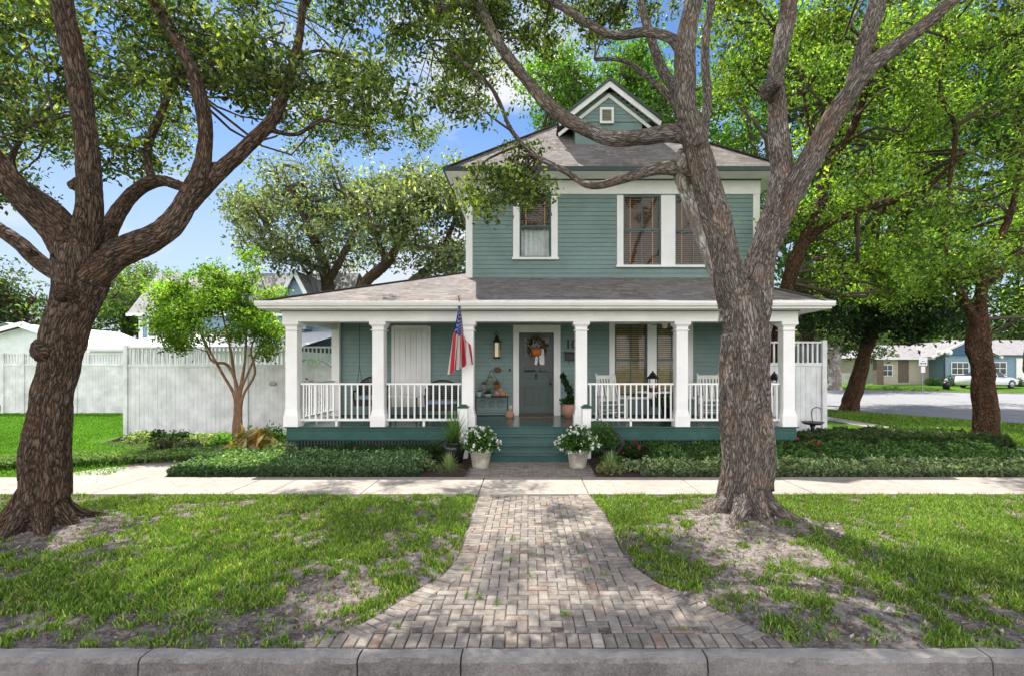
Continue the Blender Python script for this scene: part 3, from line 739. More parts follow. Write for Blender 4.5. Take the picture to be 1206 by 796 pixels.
# wall lantern
lx, lz = X(585.5, YF), Z(421, YF); ly = YF-.16
t = empty('wall_lantern', (lx, YF, lz), 'lit black wall lantern with pale glass hanging left of the front door', 'lantern')
m = MB(); m.box(lx-.10, lx+.10, YF-.045, YF-.023, lz+.22, lz+.42); m.tube([(lx, YF-.04, lz+.36), (lx, ly, lz+.62), (lx+.07, ly, lz+.66), (lx, ly, lz+.72), (lx-.07, ly, lz+.66), (lx, ly, lz+.62)], .012, 6)
m.lathe([(.12, .42), (.07, .50), (.05, .58), (.001, .62)], (lx, ly, lz), 16)
for a in range(4):
    x_ = lx+.085*math.cos(a*math.pi/2+.78); y_ = ly+.085*math.sin(a*math.pi/2+.78); m.tube([(x_, y_, lz), (x_, y_, lz+.43)], .010, 5)
m.lathe([(.001, -.03), (.10, -.03), (.10, .02), (.001, .02)], (lx, ly, lz), 16); m.build('frame', M['black'], t)
lg = NT('glowing_lamp_glass'); lg.finish((.85, .78, .6), .3); lg.b.inputs['Emission Color'].default_value = (1, .72, .35, 1); lg.b.inputs['Emission Strength'].default_value = .22
MB().lathe([(.075, .02), (.075, .42)], (lx, ly, lz), 16).build('glass', lg.m, t)
# plaque, doorbell, house number, mailbox
m = MB(); pxx, pzz = X(586, YF), Z(435.5, YF)
m.add([(pxx+.125*math.cos(a), YF-.035, pzz+.095*math.sin(a)) for a in np.linspace(0, 2*math.pi, 28, endpoint=False)]+[(pxx+.125*math.cos(a), YF-.022, pzz+.095*math.sin(a)) for a in np.linspace(0, 2*math.pi, 28, endpoint=False)],
      [tuple(reversed(range(28)))]+[(i, (i+1) % 28, (i+1) % 28+28, i+28) for i in range(28)])
pl = top('wall_plaque', m, 'maroon', 'small dark maroon oval plaque on the siding below the wall lantern', 'plaque', (pxx, YF, pzz))
m = MB(); m.tube([(pxx+.115*math.cos(a), YF-.037, pzz+.085*math.sin(a)) for a in np.linspace(0, 2*math.pi, 30)], .005, 5); m.build('rim', M['gold'], pl)
bx_, bz_ = X(600.5, YF), Z(435.5, YF)
top('doorbell', MB().box(bx_-.025, bx_+.025, YF-.04, YF-.018, bz_-.045, bz_+.045), 'black', 'small black doorbell on the siding beside the door casing', 'doorbell', (bx_, YF, bz_), bevel=.005)
def text_mesh(name, s, size, mat, origin, depth=.008):
    c = bpy.data.curves.new(name, 'FONT'); c.body = s; c.size = size; c.extrude = depth; c.offset = .006; c.align_x = 'LEFT'
    tmp = bpy.data.objects.new(name, c); COL.objects.link(tmp); bpy.context.view_layer.update()
    me = bpy.data.meshes.new_from_object(tmp.evaluated_get(bpy.context.evaluated_depsgraph_get())); bpy.data.objects.remove(tmp)
    for v in me.vertices: v.co = Vector((v.co.x, -v.co.z, v.co.y))
    me.materials.clear(); o = link_mesh(name, me, None, None, M[mat]); o.location = origin; return o
o = text_mesh('house_number', '10', .36, 'black', (X(665.2, YF), YF-.045, Z(410.3, YF))); tag(o, 'black house number 10 on the siding beside a porch column', 'house number')
mxx, mzz = X(673, YF), Z(419.5, YF)
t = empty('mailbox', (mxx, YF, mzz), 'black wall mailbox mounted under the house number', 'mailbox')
m = MB(); m.box(mxx-.19, mxx+.19, YF-.15, YF-.023, mzz-.12, mzz+.07); m.build('body', M['black'], t, bevel=.012)
m = MB(); m.prism_x([(YF-.165, mzz+.06), (YF-.02, mzz+.10), (YF-.02, mzz+.13), (YF-.165, mzz+.08)], mxx-.20, mxx+.20); m.build('lid', M['black'], t)
m = MB()
for sx in (-.09, .09): m.tube([(mxx+sx, YF-.10, mzz-.12), (mxx+sx, YF-.10, mzz-.20), (mxx+sx, YF-.15, mzz-.22), (mxx+sx, YF-.17, mzz-.18)], .008, 5)
m.build('newspaper_hook', M['black'], t)
# wreath on the door
wx, wz = X(632, YF), Z(409, YF); wy = YF-.06
t = empty('door_wreath', (wx, YF-.02, wz), 'autumn wreath with orange pumpkin and white ribbon hung on the front door', 'wreath')
def scatter(N, fn, size, cols, w_=None, **kw):
    C = fn(N); col = palette(N, cols, w_); return leaf_quads(C, size, col, **kw)
def ringpts(N):
    a = RNG.uniform(0, 2*np.pi, N); r = .24+RNG.normal(size=N)*.05
    return np.stack([wx+r*np.cos(a), wy+RNG.normal(size=N)*.03, wz+r*np.sin(a)], 1)
V, c = scatter(700, ringpts, .06, [(.10, .12, .05), (.35, .33, .24), (.05, .08, .03), (.25, .12, .05)]); quad_mesh('foliage', V, c, M['leaf_soft'], t)
m = MB()
for k in range(8):
    a = k*math.pi/4; m.sphere((wx+.05*math.cos(a), wy-.03+.02*math.sin(a), wz-.13), .10, 10, 8, 1.25)
m.build('pumpkin', M['pumpkin'], t)
m = MB(); m.tube([(wx, wy-.03, wz-.02), (wx+.01, wy-.03, wz+.03)], .014, 6); m.build('stalk', M['twig'], t)
m = MB()
for (a, b, w_) in ((-.02, -.06, .07), (.06, .09, .08), (.13, .16, .06)):
    m.add([(wx+a, wy-.04, wz-.20), (wx+a+w_, wy-.05, wz-.20), (wx+b+w_, wy-.03, wz-.50), (wx+b, wy-.04, wz-.48)], [(0,1,2,3)])
m.add([(wx+.10, wy-.05, wz-.05), (wx+.20, wy-.05, wz-.05), (wx+.22, wy-.04, wz-.42), (wx+.12, wy-.04, wz-.42)], [(0,1,2,3)])
m.build('ribbon', M['cloth'], t)
# plant stand with pots
sx_, sy_ = X(579, 14.1), 14.12
t = empty('plant_stand', (sx_, sy_, DZ), 'black wrought iron tiered plant stand left of the front door', 'plant stand')
m = MB(); W_ = .44; ztop = Z(467, 14.1)
for a in (-W_, W_):
    for b in (-.12, .12): m.tube([(sx_+a, sy_+b, DZ), (sx_+a, sy_+b, ztop+.02)], .010, 5)
m.build('leg', M['black'], t)
m = MB()
for b in (-.13, -.06, 0, .06, .13): m.tube([(sx_-W_-.03, sy_+b, ztop), (sx_+W_+.03, sy_+b, ztop)], .008, 5)
m.build('shelf', M['black'], t)
m = MB()
for c0, r0 in ((-.25, .12), (.0, .09), (.25, .12)):
    m.tube([(sx_+c0+r0*(1-k/40)*math.cos(k*.35), sy_-.12, ztop-.20+r0*(1-k/40)*math.sin(k*.35)) for k in range(32)], .007, 5)
m.tube([(sx_-W_, sy_-.12, DZ+.12), (sx_+W_, sy_-.12, DZ+.12)], .008, 5); m.build('scrollwork', M['black'], t)
m = MB()
for s_ in (-1, 1): m.tube([(sx_+s_*.40, sy_+.12, ztop), (sx_+s_*.24, sy_+.12, ztop+.25), (sx_+s_*.12, sy_+.12, ztop+.5), (sx_-.02, sy_+.12, Z(435, 14.1))], .008, 5)
for zz_, ww in ((ztop+.22, .27), (ztop+.44, .16)): m.box(sx_-ww, sx_+ww, sy_-.02, sy_+.13, zz_-.01, zz_)
m.build('back_frame', M['black'], t)
def pot_plant(name, x, y, z, r, h, potmat, cols, n, spread, label, cat='potted plant', size=.06, sphere=True, group=None):
    tt = empty(name, (x, y, z), label, cat, group)
    pp = MB().lathe([(.001, 0), (r*.72, 0), (r, h*.9), (r*1.08, h*.9), (r*1.08, h), (r*.92, h), (r*.85, h*.85), (.001, h*.85)], (x, y, z), 18).build('pot', M[potmat], tt)
    def fn(N):
        d = unit(RNG.normal(size=(N, 3))); d[:, 2] = np.abs(d[:, 2])*.9; return np.array([x, y, z+h]) + d*spread*RNG.uniform(.2, 1, N)[:, None]
    V, c = scatter(n, fn, size, cols, droop=.1); quad_mesh('foliage', V, c, M['leaf_soft'], tt)
    return tt
G1 = [(.05, .11, .03), (.09, .17, .04), (.03, .07, .03)]
pot_plant('potted_plant', sx_-.20, sy_+.02, ztop+.22, .075, .11, 'cream', [(.25, .24, .2), (.08, .10, .06)], 90, .11, 'cream pot of grey succulents on the left of the middle tier', size=.05)
pot_plant('potted_plant', sx_+.14, sy_+.02, ztop+.22, .08, .12, 'pumpkin', [(.3, .12, .05), (.08, .10, .04)], 120, .13, 'orange pot of rusty leaves on the right of the middle tier', size=.05)
pot_plant('potted_plant', sx_-.04, sy_+.03, ztop+.44, .06, .08, 'cream', [(.3, .3, .25), (.07, .10, .05)], 80, .09, 'small pale pot on the top tier of the plant stand', size=.04)
pot_plant('potted_plant', sx_-.34, sy_-.02, ztop, .06, .13, 'white', G1, 60, .07, 'tall white jar with a few leaves at the left end of the stand', size=.04)
pot_plant('potted_plant', sx_-.10, sy_-.04, ztop, .10, .08, 'white', G1, 200, .13, 'white bowl of green leaves in the middle of the plant stand shelf', size=.05)
t = empty('gourd_cluster', (sx_+.25, sy_, ztop+.01), 'dusky pink gourds heaped at the right end of the stand', 'gourds')
for (a, b, c_, r_) in ((-.10, -.03, .075, .08), (.06, -.02, .085, .09), (.0, .03, .17, .07), (.15, .02, .06, .06)): MB().sphere((sx_+.25+a, sy_+b, ztop+.01+c_), r_, 12, 8, .9).build('gourd', M['terracotta'], t)
# little cat figure
fx, fy = X(600.5, 13.9), 13.9
t = empty('garden_figurine', (fx, fy, DZ), 'small pink grey seated figurine on the floor beside the plant stand', 'figurine')
MB().lathe([(.001, 0), (.11, 0), (.13, .06), (.10, .14), (.07, .20), (.001, .22)], (fx, fy, DZ), 14).build('body', M['terracotta'], t)
MB().sphere((fx+.02, fy-.03, DZ+.26), .065, 12, 8).build('head', M['stone'], t)
m = MB(); 
for s_ in (-1, 1): m.lathe([(.022, 0), (.001, .05)], (fx+.02+s_*.035, fy-.03, DZ+.305), 8)
m.build('ear', M['stone'], t)
# door mat
mt = MB().box(X(612, 14.0), X(652.5, 14.0), 13.85, 14.33, DZ+.001, DZ+.022)
def mat_mat():
    t = NT('coir_mat'); v = t.coord('Pos'); a = t.noise(v, 160, 3, .8); wv = t.new('ShaderNodeTexWave'); t.link(v, wv.inputs[0]); wv.inputs['Scale'].default_value = 4.2; wv.bands_direction = 'X'
    col = t.mix(t.ramp(wv.outputs['Fac'], [(.55, 0.), (.6, 1.)]), (.36, .19, .09), (.10, .06, .035)); col = t.mix(t.math('MULTIPLY', a, .5), col, (.1, .06, .03)); return t.finish(col, .95, t.bump(a, .8, .006))
M['coir'] = mat_mat(); top('door_mat', mt, 'coir', 'brown striped coir door mat lying before the front door', 'door mat', ((dx0+dx1)/2, 14.1, DZ), bevel=.004)
# tall cactus-like plant in terracotta pot
ax, ay = X(670.5, 14.0), 14.0
t = empty('potted_plant', (ax, ay, DZ), 'tall dark twisting plant in a round terracotta pot right of the door', 'potted plant')
MB().lathe([(.001, 0), (.13, 0), (.20, .14), (.215, .26), (.19, .34), (.20, .36), (.17, .36), (.16, .28), (.001, .28)], (ax, ay, DZ), 22).build('pot', M['terracotta'], t)
m = MB()
p_ = [(ax, ay, DZ+.28), (ax+.06, ay, DZ+.45), (ax+.02, ay-.02, DZ+.65), (ax-.03, ay, DZ+.8), (ax-.10, ay, DZ+.95), (ax-.16, ay, DZ+1.08), (ax-.17, ay, DZ+1.14)]
m.tube(catmull(p_, 4), list(np.linspace(.05, .018, 25)), 7); m.build('stem', M['twig'], t)
pp = np.array([list(q) for q in catmull(p_, 12)])
C = pp[RNG.integers(10, len(pp), 260)]+RNG.normal(size=(260, 3))*.035; V, c = leaf_quads(C, .13, palette(260, [(.02, .05, .02), (.04, .09, .03)]), droop=-.6)
V2, c2 = leaf_quads(np.array([ax-.02, ay, DZ+.42])+RNG.normal(size=(60, 3))*np.array([.09, .08, .06]), .22, palette(60, [(.03, .09, .02)]), droop=0)
quad_mesh('foliage', np.vstack([V, V2]), np.vstack([c, c2]), M['leaf_soft'], t)

# rocking chairs (front faces -y)
def rocker(x, y, rz, label, grp):
    t = empty('rocking_chair', (0, 0, 0), label, 'rocking chair', grp)
    def bb(name, mb): return mb.build(name, M['chairwhite'], t, bevel=.004)
    m = MB(); m.prism_x([(-.27, .40), (.24, .36), (.24, .39), (-.27, .43)], -.27, .27); bb('seat', m)
    for s in (-1, 1):
        xx = s*.27
        bb('leg', MB().bar((xx, -.24, .08), (xx, -.24, .62), .042)); bb('leg', MB().bar((xx, .22, .08), (xx, .30, .50), .042))
        pts = [(xx, yy, .035+.28*(yy*yy)*.9) for yy in np.linspace(-.45, .62, 14)]
        m = MB()
        for p, q in zip(pts[:-1], pts[1:]): m.bar(p, q, .035, .045)
        bb('rocker', m)
        m = MB(); m.bar((xx+s*.02, -.32, .635), (xx+s*.02, .32, .615), .085, .025); bb('armrest', m)
    m = MB()
    for s in (-1, 1): m.bar((s*.27, .24, .38), (s*.27, .48, 1.16), .042); m.sphere((s*.27, .485, 1.18), .028, 8, 6)
    m.bar((-.27, .465, 1.11), (.27, .465, 1.11), .03, .10); m.bar((-.27, .28, .50), (.27, .28, .50), .03, .06)
    for k in range(6):
        xx = -.205+k*.082; m.bar((xx, .285, .50), (xx, .458, 1.08), .05, .014, up=(1, 0, 0)) if False else m.bar((xx, .285, .50), (xx, .458, 1.08), .045, .016)
    bb('backrest', m)
    m = MB(); m.bar((-.27, -.24, .22), (.27, -.24, .22), .028); m.bar((-.27, .25, .24), (.27, .25, .24), .028); m.bar((-.27, -.24, .17), (-.27, .24, .17), .026); m.bar((.27, -.24, .17), (.27, .24, .17), .026); bb('stretcher', m)
    t.location = (x, y, DZ); t.rotation_euler = (0, 0, rz); return t
r1 = rocker(X(722, 13.3), 13.3, .28, 'white slatted rocking chair just right of the steps', 'white rocking chairs on the porch')
r2 = copy_tree(r1); r2.location = (X(838, 13.25), 13.25, DZ); r2.rotation_euler = (0, 0, -.15); r2['label'] = 'white slatted rocking chair partly behind the big tree trunk'
# iron table with lantern and red flowers
tx, ty = X(770, 13.3), 13.3; th_ = .74+DZ
t = empty('patio_table', (tx, ty, DZ), 'white topped iron table between the rocking chairs', 'table')
MB().lathe([(.001, 0), (.42, 0), (.43, .02), (.42, .035), (.001, .035)], (tx, ty, th_-.035), 32).build('table_top', M['white'], t)
for k in range(4):
    a = k*math.pi/2+.6; ca, sa = math.cos(a), math.sin(a)
    MB().tube(catmull([(tx+.30*ca, ty+.30*sa, th_-.035), (tx+.12*ca, ty+.12*sa, th_-.3), (tx+.20*ca, ty+.20*sa, DZ+.25), (tx+.34*ca, ty+.34*sa, DZ+.01)], 5), .014, 6).build('leg', M['black'], t)
lx2 = X(769, 13.2); ly2 = 13.22; lz2 = th_
def house_lantern(x, y, z, s, label, mat='black'):
    t = empty('lantern', (x, y, z), label, 'lantern')
    m = MB(); m.box(x-.13*s, x+.13*s, y-.13*s, y+.13*s, z+.001, z+.03*s)
    for a in (-1, 1):
        for b in (-1, 1): m.box(x+a*.11*s-.012*s, x+a*.11*s+.012*s, y+b*.11*s-.012*s, y+b*.11*s+.012*s, z+.03*s, z+.36*s)
    m.box(x-.13*s, x+.13*s, y-.13*s, y+.13*s, z+.36*s, z+.38*s); m.build('frame', M[mat], t)
    m = MB(); m.lathe([(.19*s, 0), (.10*s, .08*s), (.06*s, .15*s), (.03*s, .16*s), (.025*s, .20*s), (.001, .21*s)], (x, y, z+.38*s), 4, smooth=False); m.build('roof', M[mat], t)
    MB().lathe([(.001, 0), (.05*s, 0), (.05*s, .16*s), (.001, .17*s)], (x, y, z+.03*s), 12).build('candle', M['cloth'], t)
    return t
house_lantern(lx2, ly2, lz2, .92, 'black roofed candle lantern on the iron table')
def heads(x, y, z, r, n, mat, R=.03):
    m = MB()
    for k in range(n):
        a = RNG.uniform(0, 6.28); q = r*math.sqrt(RNG.uniform(0, 1)); m.sphere((x+q*math.cos(a), y+q*math.sin(a), z+RNG.uniform(0, .05)), R*RNG.uniform(.7, 1.2), 7, 5, .7)
    return m
t = empty('flower_bowl', (lx2-.05, ly2-.22, lz2), 'low bowl of red flowers in front of the table lantern', 'flowers')
MB().lathe([(.001, 0), (.08, 0), (.13, .05), (.12, .05), (.001, .04)], (lx2-.05, ly2-.22, lz2), 18).build('bowl', M['black'], t)
heads(lx2-.05, ly2-.22, lz2+.05, .14, 34, 'red').build('blossom', M['red'], t)
t = pot_plant('potted_plant', X(786, 13.6), 13.6, DZ, .16, .34, 'blackpot', [(.03, .07, .02), (.06, .12, .03)], 500, .5, 'bushy green plant in a black pot behind the table', size=.10)
# wicker furniture
def wicker_seat(name, label, cat, x, y, z, rz, w_, back, legs=True, grp=None):
    t = empty(name, (0, 0, 0), label, cat, grp)
    m = MB(); m.box(-w_/2, w_/2, -.28, .26, .26, .42); m.build('seat', M['wicker'], t, bevel=.02)
    m = MB(); n = 26
    for k in range(n+1):     # arched woven back wrapping round
        a = -1.25+2.5*k/n; xx = w_/2*math.sin(a)/math.sin(1.25); yy = .26-.30*(1-math.cos(a))*.7; zt2 = .42+(back-.42)*math.cos(a*.85)**.8
        m.tube([(xx, yy, .38), (xx*1.04, yy+.05, zt2)], .012, 5)
        if k: m.tube([prev, (xx*1.04, yy+.05, zt2)], .024, 6)
        prev = (xx*1.04, yy+.05, zt2)
    for zz_ in np.arange(.45, back-.1, .05):
        pts = []
        for k in range(n+1):
            a = -1.25+2.5*k/n; zt2 = .42+(back-.42)*math.cos(a*.85)**.8
            if zt2 < zz_: 
                if len(pts) > 1: m.tube(pts, .010, 4)
                pts = []; continue
            pts.append((w_/2*math.sin(a)/math.sin(1.25)*1.02, .26-.30*(1-math.cos(a))*.7+.03+.01*(k % 2), zz_))
        if len(pts) > 1: m.tube(pts, .012, 4)
    m.build('backrest', M['wicker'], t)
    if legs:
        for a in (-1, 1):
            for b in (-.24, .22): MB().bar((a*(w_/2-.04), b, 0), (a*(w_/2-.04), b, .27), .04).build('leg', M['wicker'], t)
    for a in (-1, 1): MB().tube(catmull([(a*(w_/2-.02), -.27, .38), (a*(w_/2), -.27, .60), (a*(w_/2+.02), -.05, .63), (a*(w_/2), .15, .64)], 4), .025, 6).build('armrest', M['wicker'], t)
    MB().box(-w_/2+.05, w_/2-.05, -.25, .18, .42, .52).build('cushion', M['bluewall'], t, bevel=.03)
    t.location = (x, y, z); t.rotation_euler = (0, 0, rz); return t
wicker_seat('wicker_chair', 'dark wicker armchair with an arched back behind the flag', 'armchair', X(521, 13.3), 13.3, DZ, .15, .86, 1.02)
t = wicker_seat('porch_swing', 'dark wicker swing seat hanging on chains beside the left porch column', 'porch swing', X(437, 13.3), 13.3, DZ+.12, .0, .74, 1.00, legs=False)
for s_ in (-1, 1):
    m = MB(); xx = s_*.30; j = (xx, 0, 1.28)
    m.tube([j, (xx, 0, 2.55)], .007, 5); m.tube([j, (xx, -.26, .62)], .007, 5); m.tube([j, (xx, .26, .75)], .007, 5); m.build('chain', M['black'], t, local=True)
t = empty('side_table', (X(478, 13.1), 13.1, DZ), 'small glass topped side table beside the wicker armchair', 'table')
x_, y_ = X(478, 13.1), 13.1
MB().box(x_-.38, x_+.38, y_-.28, y_+.28, DZ+.62, DZ+.645).build('table_top', M['white'], t, bevel=.004)
for a in (-.33, .33):
    for b in (-.24, .24): MB().bar((x_+a, y_+b, DZ), (x_+a, y_+b, DZ+.62), .035).build('leg', M['black'], t)
pot_plant('potted_plant', X(449, 13.9), 13.9, DZ, .12, .3, 'blackpot', G1, 200, .28, 'green plant in a black pot beside the shutters', size=.09)
# ceiling fans
def ceiling_fan(x, y, rot, label, grp):
    t = empty('ceiling_fan', (0, 0, 0), label, 'ceiling fan', grp)
    MB().tube([(0, 0, .01), (0, 0, -.12)], .018, 8).build('rod', M['white'], t)
    MB().lathe([(.001, -.22), (.07, -.21), (.11, -.17), (.11, -.12), (.04, -.09), (.001, -.09)], (0, 0, 0), 18).build('motor', M['white'], t)
    for k in range(5):
        a = rot+k*2*math.pi/5; ca, sa = math.cos(a), math.sin(a)
        m = MB()
        for z0, z1 in ((-.176, -.168),):
            p = [(.16, -.05), (.62, -.075), (.66, 0), (.62, .075), (.16, .05)]
            m.prism_z([(u*ca-v*sa, u*sa+v*ca) for u, v in p], z0, z1)
        m.build('blade', M['brownwood'], t)
    MB().sphere((0, 0, -.25), .07, 14, 8, .8).build('lamp_globe', M['lampglass'], t)
    t.location = (x, y, 3.33); return t
f1 = ceiling_fan(X(455, 13.0), 13.0, .1, 'ceiling fan with brown blades at the left end of the porch', 'porch ceiling fans')
f2 = copy_tree(f1); f2.location = (X(783, 13.0), 13.0, 3.33); f2.rotation_euler = (0, 0, .5); f2['label'] = 'ceiling fan with brown blades above the rocking chairs'
# flag on a pole
pa = Vector(P(549, 421, YC-.17)); pb = Vector(P(540.5, 352, 11.15)); pd = (pb-pa).normalized()
t = empty('flag', tuple(pa), 'striped red and white flag with starred blue canton hanging from a column', 'flag')
MB().tube([pa, pb], .013, 8).build('pole', M['brownwood'], t)
m = MB(); m.sphere(tuple(pb+pd*.05), .028, 10, 8, 1.3); m.tube([pb, pb+pd*.04], .016, 8); m.build('finial', M['gold'], t)
m = MB(); m.bar(pa-Vector((0, .0, .09)), pa+Vector((0, -.02, .05)), .05, .03); m.tube([pa-pd*.06, pa+pd*.10], .020, 8); m.build('bracket', M['black'], t)
NU, NV = 200, 132; hoist = .92; fly = 1.66
u = np.linspace(0, 1, NU)[:, None]; v = np.linspace(0, 1, NV)[None, :]
A0 = np.array(pb-pd*.04); A1 = np.array(pb-pd*(.04+hoist))
att = A0[None, None, :]*(1-v[..., None])+A1[None, None, :]*v[..., None]
# cloth falls from the pole; the lower hoist part bunches, fly ends meet at about the same height
drop = fly*(1-.36*v)*u
gather = np.clip(u*2.2, 0, 1)
ph = v*2*np.pi*3.2
xc_ = A0[0]+.03+(-.05*u)+(v-.5)*.52*(.5+.6*u)
Xf = att[..., 0]*(1-gather)+(xc_+.022*np.sin(ph*1.3+u*2)*(.5+u))*gather
Yf = att[..., 1]*(1-gather)+(A0[1]+.18+.10*np.sin(ph+u*1.4)*(.35+.65*u))*gather
Zf = att[..., 2]*(1-gather*.30)+A0[2]*gather*.30 - drop*(1-.25*v) + .012*np.sin(ph*2+5*u)
Vt = np.stack([Xf+0*u*v, Yf+0*u*v, Zf+0*u*v], -1).reshape(-1, 3)
fc = [(i*NV+j, i*NV+j+1, (i+1)*NV+j+1, (i+1)*NV+j) for i in range(NU-1) for j in range(NV-1)]
colf = np.zeros((NU, NV, 3))
for i in range(NU):
    for j in range(NV):
        uu, vv = i/(NU-1), j/(NV-1); st = int(min(12, vv*13)) % 2
        c_ = (.58, .035, .05) if st == 0 else (.80, .80, .80)
        if uu < .40 and vv < 7/13:
            c_ = (.02, .045, .28); a = uu/.40*12; b = vv/(7/13)*10
            ai, bi = round(a), round(b)
            if 1 <= ai <= 11 and 1 <= bi <= 9 and (ai+bi) % 2 == 0:
                dxx, dyy = (a-ai)/12*.40*fly, (b-bi)/10*(7/13)*hoist; rr = math.hypot(dxx, dyy); an = math.atan2(dyy, dxx)
                if rr < .026*(.62+.38*math.cos(5*an)): c_ = (.8, .8, .8)
        colf[i, j] = c_
quad_mesh('flag_cloth', Vt, colf.reshape(-1, 3), M['flag'], t, faces=fc, smooth=True)
# ================================================================== GROUND
def sheet(name, poly, z, mat, kind='structure'):
    m = MB(); m.add([(x, y, z) for x, y in poly], [tuple(range(len(poly)))])
    o = m.build(name, M[mat]); return tag(o, kind=kind)
sheet('ground', [(-900, 22), (900, 22), (900, 1500), (-900, 1500)], -.012, 'turf')
sheet('side_ground', [(-60, 3.7), (60, 3.7), (60, 22), (-60, 22)], -.012, 'turf')
sheet('street', [(-200, -12), (200, -12), (200, 3.56), (-200, 3.56)], -.15, 'street')
sheet('opposite_verge', [(-900, -900), (900, -900), (900, -12), (-900, -12)], -.14, 'turf')
# front verge: bare sandy soil with a real uneven surface
WLK = [(565,583),(556,606),(543,649.5),(523,676),(496,692.6),(443,725.7),(400,747),(372,764)]
WRK = [(694,583),(715,609.6),(727,639.5),(742,662.7),(768,682.6),(808,702.7),(849,721),(893,743),(935,764)]
def gp(px, py): d = GD(py); return (X(px, d), d)
WL = [gp(*q) for q in WLK]; WR = [gp(*q) for q in WRK]
WL[0] = (WL[0][0], 8.14); WR[0] = (WR[0][0], 8.14); WL[-1] = (WL[-1][0], 3.705); WR[-1] = (WR[-1][0], 3.705)
def xl(y): 
    ys = [q[1] for q in WL][::-1]; xs = [q[0] for q in WL][::-1]; return np.interp(y, ys, xs)
def xrr(y):
    ys = [q[1] for q in WR][::-1]; xs = [q[0] for q in WR][::-1]; return np.interp(y, ys, xs)
T1X, T1Y = X(45, 6.35), 6.35; T2X, T2Y = X(880, 6.95), 6.95
def verge_z(x, y):
    z = .012+.03*(fbm(x*1.3+5, y*1.3+9)-.5)+.018*(fbm(x*6, y*6)-.5)
    for (a, b) in ((T1X, T1Y), (T2X, T2Y)): z = z+.10*np.exp(-(((x-a)**2+(y-b)**2)/.8))
    edge = np.minimum(np.minimum((y-3.72)/.4, (8.12-y)/.3), 1); edge = np.clip(edge, 0, 1)
    dl = np.where(x < 0, xl(y)-x, x-xrr(y)); e2 = np.clip(dl/.3, 0, 1)
    return np.where(dl > 0, z*edge*e2-.004*(1-edge*e2), -.03)
nx, ny = 460, 130
gx = np.linspace(-12, 13, nx); gy = np.linspace(3.70, 8.14, ny); GX, GY = np.meshgrid(gx, gy, indexing='ij')
GZ = verge_z(GX, GY); V = np.stack([GX, GY, GZ], -1).reshape(-1, 3)
ii, jj = np.meshgrid(np.arange(nx-1), np.arange(ny-1), indexing='ij'); a = (ii*ny+jj).ravel(); fcs = np.stack([a, a+ny, a+ny+1, a+1], 1)
o = quad_mesh('verge_soil', V, None, M['soil'], faces=fcs, smooth=True); tag(o, kind='structure')
# grass density on the verge, 0..1
def bl(x, y, cx, cy, rx, ry): return np.exp(-(((x-cx)/rx)**2+((y-cy)/ry)**2))
def gdens(x, y):
    n = fbm(x*1.1+40, y*1.1+3, 5); n2 = fbm(x*4+11, y*4+7, 3)
    n3 = fbm(x*11+3, y*11+50, 2)
    d = .64+1.6*(n-.5)+2.4*(n2-.5)+2.2*(n3-.5)
    d = d-1.1*bl(x, y, T1X+.5, T1Y-.1, 1.5, .65)-.6*bl(x, y, -5.2, 5.2, 1.2, .45)-.38*bl(x, y, -3.2, 3.95, 3.0, .22)-.3*bl(x, y, -5, 4.2, 1.2, .3)
    d = d-.6*bl(x, y, -1.35, 6.2, .45, .9)-.4*bl(x, y, -1.9, 4.9, .5, .5)
    d = d-1.0*bl(x, y, T2X-.2, T2Y-.6, 1.3, .55)-.6*bl(x, y, 2.0, 5.6, .8, .5)-.4*bl(x, y, 2.6, 4.9, .9, .35)-.22*bl(x, y, 3.0, 4.1, 1.8, .3)
    d = d+.6*bl(x, y, 5.6, 6.3, 2.0, 1.3)+.5*bl(x, y, -3.3, 6.6, 1.5, 1.1)+.4*bl(x, y, -3.2, 5.2, 1.3, .6)+.5*bl(x, y, 1.2, 7.3, .4, .5)+.3*bl(x, y, 4.0, 5.0, 1.2, .6)
    return np.clip(d, 0, 1)
def blades(x, y, z, h, w_, cols, rng=RNG, lean=.45):
    n = len(x); a = rng.uniform(0, 2*np.pi, n); l = rng.uniform(.1, lean*2, n); H = h*rng.uniform(.5, 1.3, n)
    dx, dy = np.cos(a), np.sin(a); b = rng.uniform(0, 2*np.pi, n); wx_, wy_ = np.cos(b)*w_, np.sin(b)*w_
    base = np.stack([x, y, z], 1); off = np.stack([dx*l*H, dy*l*H, H], 1); mid = np.stack([dx*l*H*.35, dy*l*H*.35, H*.6], 1); sd = np.stack([wx_, wy_, 0*wx_], 1)
    V = np.stack([base-sd*.7, base+sd*.7, base+mid+sd, base+mid-sd, base+mid-sd, base+mid+sd, base+off+sd*.15, base+off-sd*.15], 1)
    return V.reshape(-1, 3), np.repeat(cols, 8, axis=0)
GC = [(.155, .27, .035), (.11, .205, .028), (.24, .35, .06), (.42, .40, .18), (.055, .11, .02)]
N = 760000
x = RNG.uniform(-9.5, 10.5, N); y = 3.72+(8.12-3.72)*RNG.random(N)
inw = (x > xl(y)-.02) & (x < xrr(y)+.02)
keep = (RNG.random(N) < gdens(x, y)**1.2*np.clip(1.25-.09*(y-3.7), .4, 1)) & ~inw & (((x-T1X)**2+(y-T1Y)**2) > .30) & (((x-T2X)**2+(y-T2Y)**2) > .30)
x, y = x[keep], y[keep]; tone = (.75+.5*fbm(x*.9+70, y*.9, 3))[:, None]
V, c = blades(x, y, verge_z(x, y), (.038*(.6+.6*gdens(x, y)))*RNG.uniform(.5, 1.5, len(x)), .0045, palette(len(x), GC, [5, 4, 3, 1.6, 2.5])*tone)
